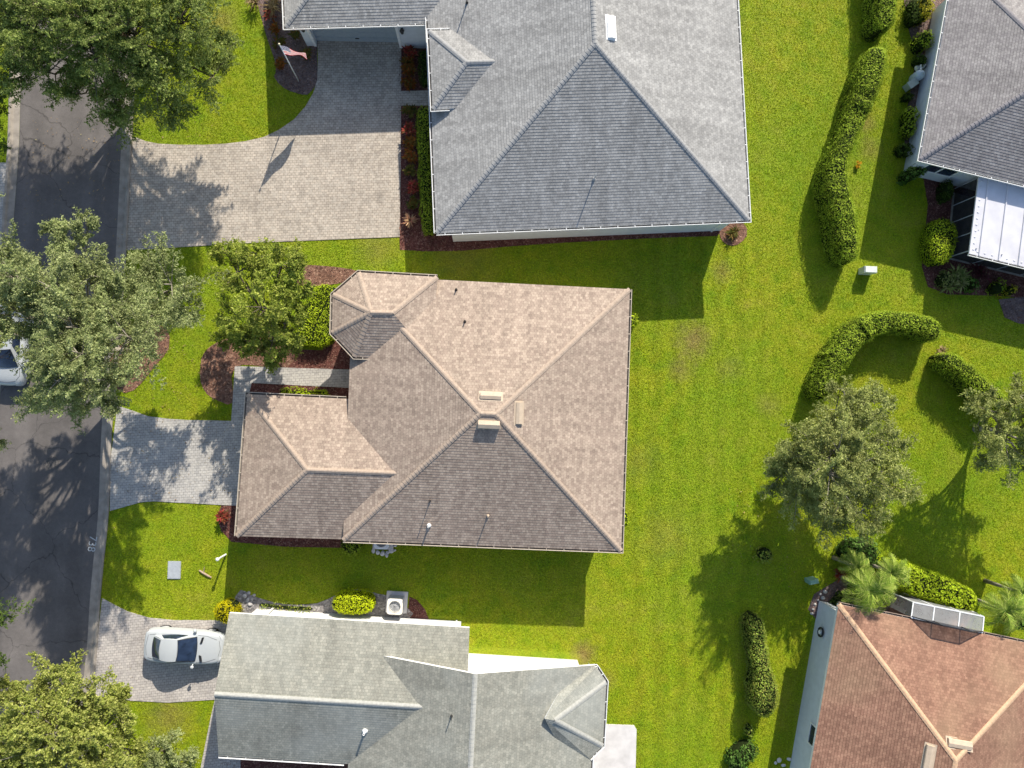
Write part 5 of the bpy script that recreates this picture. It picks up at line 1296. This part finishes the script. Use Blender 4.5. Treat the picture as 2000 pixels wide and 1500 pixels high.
# ---------------------------------------------------------------- flag
pb, pt = P(584, 159.6, 0), P(550.5, 86, 4.0)
pt = Vector((pb.x, pb.y, 4.0)).lerp(pt, 0.35)
fp = empty('flagpole', pb, 'white flagpole standing in the mulch bed beside the garage', 'flagpole')
b = MB(); b.tube([pb, pb.lerp(pt, .5), pt], [.035, .03, .022], 10); b.build('pole', M['white_pvc'], fp, smooth=True)
b = MB(); b.lathe(pt-Vector((0, 0, .02)), [(.02, 0), (.05, .03), (.06, .06), (.05, .09), (.015, .12)], 12); b.build('finial', plain('gold', (0.7, 0.62, 0.42), .3, .5), fp, smooth=True)
def flag_mat():
    m, t, out = new_mat('flag_cloth'); uv = N(t, 'ShaderNodeUVMap'); sp = N(t, 'ShaderNodeSeparateXYZ'); L(t, uv.outputs[0], sp.inputs[0])
    def mth(op, a, b_):
        n = N(t, 'ShaderNodeMath', operation=op)
        for s, v in ((n.inputs[0], a), (n.inputs[1], b_)):
            if hasattr(v, 'links'): L(t, v, s)
            else: s.default_value = v
        return n.outputs[0]
    row = mth('FLOOR', mth('MULTIPLY', sp.outputs[1], 13), 0); odd = mth('MODULO', row, 2)
    c = mixc(t, odd, (0.55, 0.03, 0.06), (0.85, 0.80, 0.80))
    can = mth('MULTIPLY', mth('LESS_THAN', sp.outputs[0], 0.4), mth('LESS_THAN', sp.outputs[1], 7/13))
    # stars: a lattice of small dots in the canton
    fx = mth('FRACT', mth('MULTIPLY', sp.outputs[0], 6/0.4), 0); fy = mth('FRACT', mth('MULTIPLY', sp.outputs[1], 5*13/7), 0)
    dd = mth('ADD', mth('POWER', mth('SUBTRACT', fx, .5), 2), mth('POWER', mth('SUBTRACT', fy, .5), 2))
    c = mixc(t, can, c, mixc(t, mth('LESS_THAN', dd, .09), (0.03, 0.04, 0.16), (0.8, 0.8, 0.82)))
    p = N(t, 'ShaderNodeBsdfPrincipled'); L(t, c, p.inputs['Base Color']); p.inputs['Roughness'].default_value = .8
    tr = N(t, 'ShaderNodeBsdfTranslucent'); L(t, c, tr.inputs[0]); mx = N(t, 'ShaderNodeMixShader'); mx.inputs[0].default_value = .35
    L(t, p.outputs[0], mx.inputs[1]); L(t, tr.outputs[0], mx.inputs[2]); L(t, mx.outputs[0], out.inputs[0]); return m
b = MB(); rows = []
ha, hb = pt-Vector((0, 0, .08)), pt.lerp(pb, .24)
fe = P(596, 112, 3.3)
for i in range(15):
    v = i/14; r = []
    for j in range(25):
        u = j/24; p = ha.lerp(hb, v)+Vector((.98*u, .12*u+.1*v*u, -1.05*u**1.2*(1-.25*v)))
        p += Vector((.03*math.sin(9*u+2*v), .10*u*math.sin(7*u+3.2*v), .05*u*math.cos(8*u+2*v))); r.append(p)
    rows.append(r)
b.grid(rows, uv=True); fo = b.build('flag', flag_mat(), loc=ha, smooth=True)
tag(fo, 'red and white striped flag with dark blue canton flying from the white flagpole', 'flag')

# ---------------------------------------------------------------- small things
def ac_unit(label, px, py, z, rz, s=.84, mat=None):
    c = P(px, py, z); g = Vector((c.x, c.y, 0)); root = empty('air_conditioner', g, label, 'air conditioner', 'air conditioners between the tan and sage houses')
    R = Matrix.Rotation(rz, 3, 'Z')
    b = MB(); b.box(g+Vector((0, 0, .05)), (s+.32, s+.32, .1), rz); b.build('base_pad', M['pale_concrete'], root)
    b = MB()
    for k in range(11): b.box(g+Vector((0, 0, .14+k*(z-.2)/11)), (s-.05, s-.05, (z-.2)/11-.02), rz)
    b.box(g+Vector((0, 0, z/2)), (s-.10, s-.10, z-.2), rz); b.build('louvred_case', M['grey_metal'], root)
    b = MB(); n = 32; inner = []; outer = []
    for k in range(n):
        a = 2*math.pi*k/n; ca, sa = math.cos(a), math.sin(a); m = max(abs(ca), abs(sa)); f = min(1/m, 1.27)
        inner.append(g+R @ Vector((ca*s*.36, sa*s*.36, z+.01))); outer.append(g+R @ Vector((ca*f*s/2, sa*f*s/2, z)))
    for k in range(n):
        j = (k+1) % n; b.poly([inner[k], outer[k], outer[j], inner[j]]); b.poly([outer[k], outer[k]-Vector((0, 0, .12)), outer[j]-Vector((0, 0, .12)), outer[j]]); b.poly([inner[j], inner[j]-Vector((0, 0, .2)), inner[k]-Vector((0, 0, .2)), inner[k]])
    b.build('top_cover', mat or plain('cream_metal', (.72, .69, .62), .5), root)
    b = MB(); b.lathe(g+Vector((0, 0, z-.3)), [(s*.355, 0), (s*.355, .02)], 24); b.build('fan_well', M['black_metal'], root)
    b = MB()
    for k in range(3):
        a = k*2.094+.5; d = R @ Vector((math.cos(a), math.sin(a), 0)); q = R @ Vector((-math.sin(a), math.cos(a), 0)); c0 = g+Vector((0, 0, z-.13))
        b.poly([c0+d*.05-q*.04, c0+d*s*.33-q*.12-Vector((0, 0, .03)), c0+d*s*.33+q*.12+Vector((0, 0, .03)), c0+d*.05+q*.04])
    b.lathe(g+Vector((0, 0, z-.16)), [(.09, 0), (.09, .06), (.04, .08)], 12); b.build('fan', M['grey_metal'], root)
    b = MB()
    for r in (.10, .17, .24, .31):
        pts = [g+Vector((math.cos(2*math.pi*k/20)*r*s/.84, math.sin(2*math.pi*k/20)*r*s/.84, z+.02)) for k in range(21)]; b.tube(pts, .005, 3, caps=False)
    for k in range(4):
        a = math.pi*k/4; d = Vector((math.cos(a), math.sin(a), 0))*s*.37; b.tube([g-d+Vector((0, 0, z+.022)), g+d+Vector((0, 0, z+.022))], .005, 3, caps=False)
    b.build('fan_grille', M['black_metal'], root)
ac_unit('cream topped air conditioner beside the lime green hedge', 771, 1185, .95, math.radians(-4))
ac_unit('white topped air conditioner mostly under the tan eave', 745, 1058, .8, math.radians(-2), .8, M['white_pvc'])

def rocks(label, group, spots, r, mat):
    rng = np.random.default_rng(sum(map(ord, group)))
    for px, py in spots:
        c = P(px, py, .05); bm = bmesh.new(); bmesh.ops.create_icosphere(bm, subdivisions=2, radius=r*rng.uniform(.7, 1.3))
        s = Vector(rng.uniform(.7, 1.3, 3)); s.z *= .6; o_ = Vector(rng.uniform(0, 20, 3))
        for v in bm.verts:
            v.co = v.co*(1+.35*mnoise.noise(v.co*6+o_)); v.co = Vector((v.co.x*s.x, v.co.y*s.y, v.co.z*s.z+.03))
        me = bpy.data.meshes.new('rock'); bm.to_mesh(me); bm.free(); me.materials.append(mat)
        o = bpy.data.objects.new('rock', me); COL.objects.link(o); o.location = (c.x, c.y, .015); tag(o, label, 'rock', group)
rocks('small pale stone laid around the white topped air conditioner', 'stones round the white topped air conditioner', [(729, 1076), (738, 1079), (748, 1080), (757, 1079), (764, 1076), (771, 1075), (772, 1066), (755, 1084), (747, 1082)], .10, M['pale_concrete'])
rocks('grey stone on the gravel beside the yellow rounded shrub', 'stones beside the yellow shrub', [(478, 1164), (486, 1158), (484, 1172), (492, 1170), (496, 1162), (489, 1180)], .11, M['rock'])
rocks('grey stone in the shade by the terracotta house corner', 'stones by the terracotta house corner', [(1603, 1160), (1608, 1168), (1598, 1172), (1592, 1180), (1588, 1190), (1612, 1156), (1586, 1198)], .09, M['rock'])
rocks('pale stone at the bottom edge under the terracotta wall', 'stones under the terracotta wall', [(1515, 1490), (1522, 1485), (1541, 1483), (1530, 1495)], .10, M['pale_concrete'])

def pedestal(name, label, px, py, z, d, rz, mat):
    c = P(px, py, z); g = Vector((c.x, c.y, 0)); root = empty(name, g, label, 'utility box')
    b = MB(); x, y = d[0]/2, d[1]/2; R = Matrix.Rotation(rz, 3, 'Z')
    prof = [(1.0, 0), (1.0, z*.72), (1.06, z*.72), (1.06, z*.9), (.9, z), ]
    rings = [[g+R @ Vector((sx*x*f, sy*y*f, h)) for sx, sy in ((-1, -1), (1, -1), (1, 1), (-1, 1))] for f, h in prof]
    b1 = MB()
    for i in range(2-1):
        for k in range(4): b1.poly([rings[i][k], rings[i][(k+1) % 4], rings[i+1][(k+1) % 4], rings[i+1][k]])
    b1.build('base', mat, root)
    for i in range(1, 4):
        for k in range(4): b.poly([rings[i][k], rings[i][(k+1) % 4], rings[i+1][(k+1) % 4], rings[i+1][k]])
    b.poly(rings[4]); b.build('lid', mat, root)
pedestal('utility_box', 'pale grey utility box on the lawn at the lower end of the long curving hedge', 1702, 526, .75, (.70, .36), math.radians(-2), M['pale_green_plastic'])
pedestal('utility_box', 'small teal utility box in the shade left of the palms', 1591, 1137, .7, (.50, .24), math.radians(10), M['green_plastic'])
b = MB(); g = P(341, 1113); R = math.radians(-1)
b.box(g+Vector((0, 0, .03)), (.68, .95, .06), R); b.box(g+Vector((0, 0, .064)), (.60, .87, .012), R); b.box(g+Vector((0.1, .2, .073)), (.10, .03, .01), R)
tag(b.build('utility_cover', M['grey_cover'], loc=g), 'flat blue-grey concrete utility cover in the front lawn', 'utility cover')
pg = P(441, 1083); top = P(426, 1095.5, 1.15); rt = empty('marker_post', pg, 'white marker post in the lawn, at the edge of the house shadow', 'post')
b = MB(); b.tube([pg, pg+Vector((0, 0, .7)), pg+Vector((0, 0, 1.15))], [.05, .05, .05], 10); b.build('post', M['white_pvc'], rt); b = MB(); b.lathe(pg+Vector((0, 0, 1.14)), [(.055, 0), (.09, .02), (.10, .08), (.06, .13), (.01, .15)], 12); b.build('cap', M['white_pvc'], rt)
lp = [P(389, 1114, .05), P(397, 1119, .06), P(407, 1125, .06), P(413, 1128, .05)]
b = MB(); b.tube(lp, [.04, .06, .055, .035], 8); b.tube([lp[1], lp[1]+Vector((.1, .35, .1))], [.04, .015], 5)
tag(b.build('fallen_branch', M['log'], loc=lp[1]), 'short pale fallen branch in the grass beside the marker post', 'branch')
b = MB(); g = P(102, 904); b.lathe(g+Vector((0, 0, .004)), [(.36, 0), (.36, .010), (.33, .012), (.31, .008)], 28)
tag(b.build('manhole_cover', plain('iron', (.105, .096, .09), .8, .2, var=.3, scale=14), loc=g), 'round dark manhole cover in the shaded street', 'manhole cover')
def scatter(name, label, cat, polys, dens, z, size, mat, tilt=.35):
    P_ = []
    for q in polys:
        xs = [p.x for p in q]; ys = [p.y for p in q]; x0, x1, y0, y1 = max(-33, min(xs)), min(33, max(xs)), max(-25, min(ys)), min(26, max(ys))
        n = int(max(0, (x1-x0)*(y1-y0))*dens); X = RNG.uniform(x0, x1, n); Y = RNG.uniform(y0, y1, n); k = in_poly(X, Y, q); P_.append(np.stack([X[k], Y[k], np.full(k.sum(), z)], 1))
    P_ = np.concatenate(P_); n = len(P_); P_[:, 2] += RNG.uniform(0, .03, n)
    nn = RNG.normal(size=(n, 3))*tilt+np.array([0, 0, 1.0])
    return tag(mesh_np(name, leaf_quads(P_, nn, size, size*.42), 4, mat, loc=(0, 0, 0)), label, cat, kind='stuff')
BEDP = [smooth_path(PL(q), 0.5, closed=True) if mk in ('mulch_brown', 'gravel') else PL(q) for mk in ('mulch_red', 'mulch_brown', 'mulch_grey') for q in BEDS[mk]]
scatter('mulch_chips', 'loose bark chips lying on the planting beds', 'mulch', BEDP, 130, .02, .075, foliage('bark_chip', [(.10, .045, .035), (.20, .10, .075), (.34, .21, .15), (.15, .08, .06)], 0.0))
LITTER = [PL([(225, 640), (340, 640), (420, 700), (440, 800), (300, 830), (225, 800)]), PL([(255, 150), (420, 150), (420, 300), (255, 300)]), PL([(60, 230), (255, 230), (240, 520), (40, 520)]), PL([(196, 1000), (226, 820), (235, 1000), (205, 1200)]), PL([(1420, 950), (1650, 950), (1650, 1150), (1420, 1150)]), PL([(190, 1300), (260, 1300), (260, 1400), (180, 1400)]), PL([(220, 800), (460, 820), (460, 980), (220, 990)])]
scatter('leaf_litter', 'fallen brown leaves under the street trees', 'fallen leaves', LITTER, 7, .045, .075, foliage('dry_leaf', [(.28, .17, .07), (.40, .28, .12), (.20, .12, .06), (.34, .30, .14)], .1))
rosette('croton_shrub', 'dark wine coloured shrub at the lower left corner of the tan house', 'shrub', 437, 1012, 12, .32, .09, M['croton_red'], .3, (5, 80), None, 7, .28)
# number sprayed on the street edge
cu = bpy.data.curves.new('painted_number', 'FONT'); cu.body = '738'; cu.size = .58; cu.align_x = 'CENTER'; cu.align_y = 'CENTER'; cu.extrude = .001; cu.offset = .0
to = bpy.data.objects.new('painted_number', cu); COL.objects.link(to); dg = bpy.context.evaluated_depsgraph_get(); me = bpy.data.meshes.new_from_object(to.evaluated_get(dg)); bpy.data.objects.remove(to)
me.materials.clear(); me.materials.append(M['road_paint'])
o = bpy.data.objects.new('painted_number', me); COL.objects.link(o); g = P(180, 1062); o.location = (g.x, g.y, .018); o.rotation_euler = (0, 0, math.radians(-98)); tag(o, 'white number 738 painted on the street beside the kerb', 'painted number')
# tank and pump by the brown-grey house
c = P(1800, 143, .8); g = Vector((c.x, c.y, 0)); rt = empty('pool_equipment', g, 'pale blue-grey tank with pump and pipes beside the brownish grey house', 'pool equipment')
b = MB(); b.lathe(g, [(.26, 0), (.28, .08), (.28, .62), (.24, .76), (.12, .84), (.06, .86), (.06, .92), (.02, .93)], 18); b.build('tank', M['tank_blue'], rt, smooth=True)
g2 = g+Vector((-.35, -.45, 0)); b = MB(); b.box(g2+Vector((0, 0, .28)), (.55, .38, .5), math.radians(35)); b.box(g2+Vector((0, 0, .55)), (.60, .42, .05), math.radians(35)); b.build('heater', plain('sage_metal', (.36, .42, .40), .5), rt)
g3 = g+Vector((.30, .62, 0)); b = MB(); b.tube([g3+Vector((-.3, -.1, .3)), g3+Vector((.22, .08, .3))], .14, 12); b.tube([g3+Vector((-.28, -.1, .3)), g3+Vector((-.28, -.1, .72)), g+Vector((0, .2, .75))], .035, 7); b.build('pump', M['white_pvc'], rt)
b = MB(); b.tube([g3+Vector((.1, .05, .3)), g3+Vector((.5, .0, .3))], .13, 12); b.tube([g3+Vector((.4, -.3, .1)), g3+Vector((.35, -.9, .5)), g3+Vector((.2, -1.0, .4))], .05, 6); b.build('motor', M['black_metal'], rt)
# hose reel on the terracotta house wall
a, bq = Vector(Dw[0]), Vector(Dw[1]); q = P(1593, 1232, .9); s0 = (Vector((q.x, q.y))-a).dot(dD); w0 = a+dD*s0+oD*.14
ctr = Vector((w0.x, w0.y, 1.0)); rt = empty('hose_reel', ctr, 'dark coiled hose reel on the pale wall of the terracotta house', 'hose reel')
ax = Vector((oD.x, oD.y, 0)); hx = Vector((dD.x, dD.y, 0)); b = MB()
for r, o_ in ((.24, 0), (.20, .03), (.26, .05), (.21, .07), (.25, .09)):
    b.tube([ctr+ax*(o_-.06)+hx*(r*math.cos(2*math.pi*k/20))+Vector((0, 0, r*math.sin(2*math.pi*k/20))) for k in range(21)], .018, 6, caps=False)
b.build('hose', M['black_metal'], rt); b = MB(); b.tube([ctr-ax*.14, ctr+ax*.06], .12, 14); b.build('bracket', M['white_pvc'], rt)
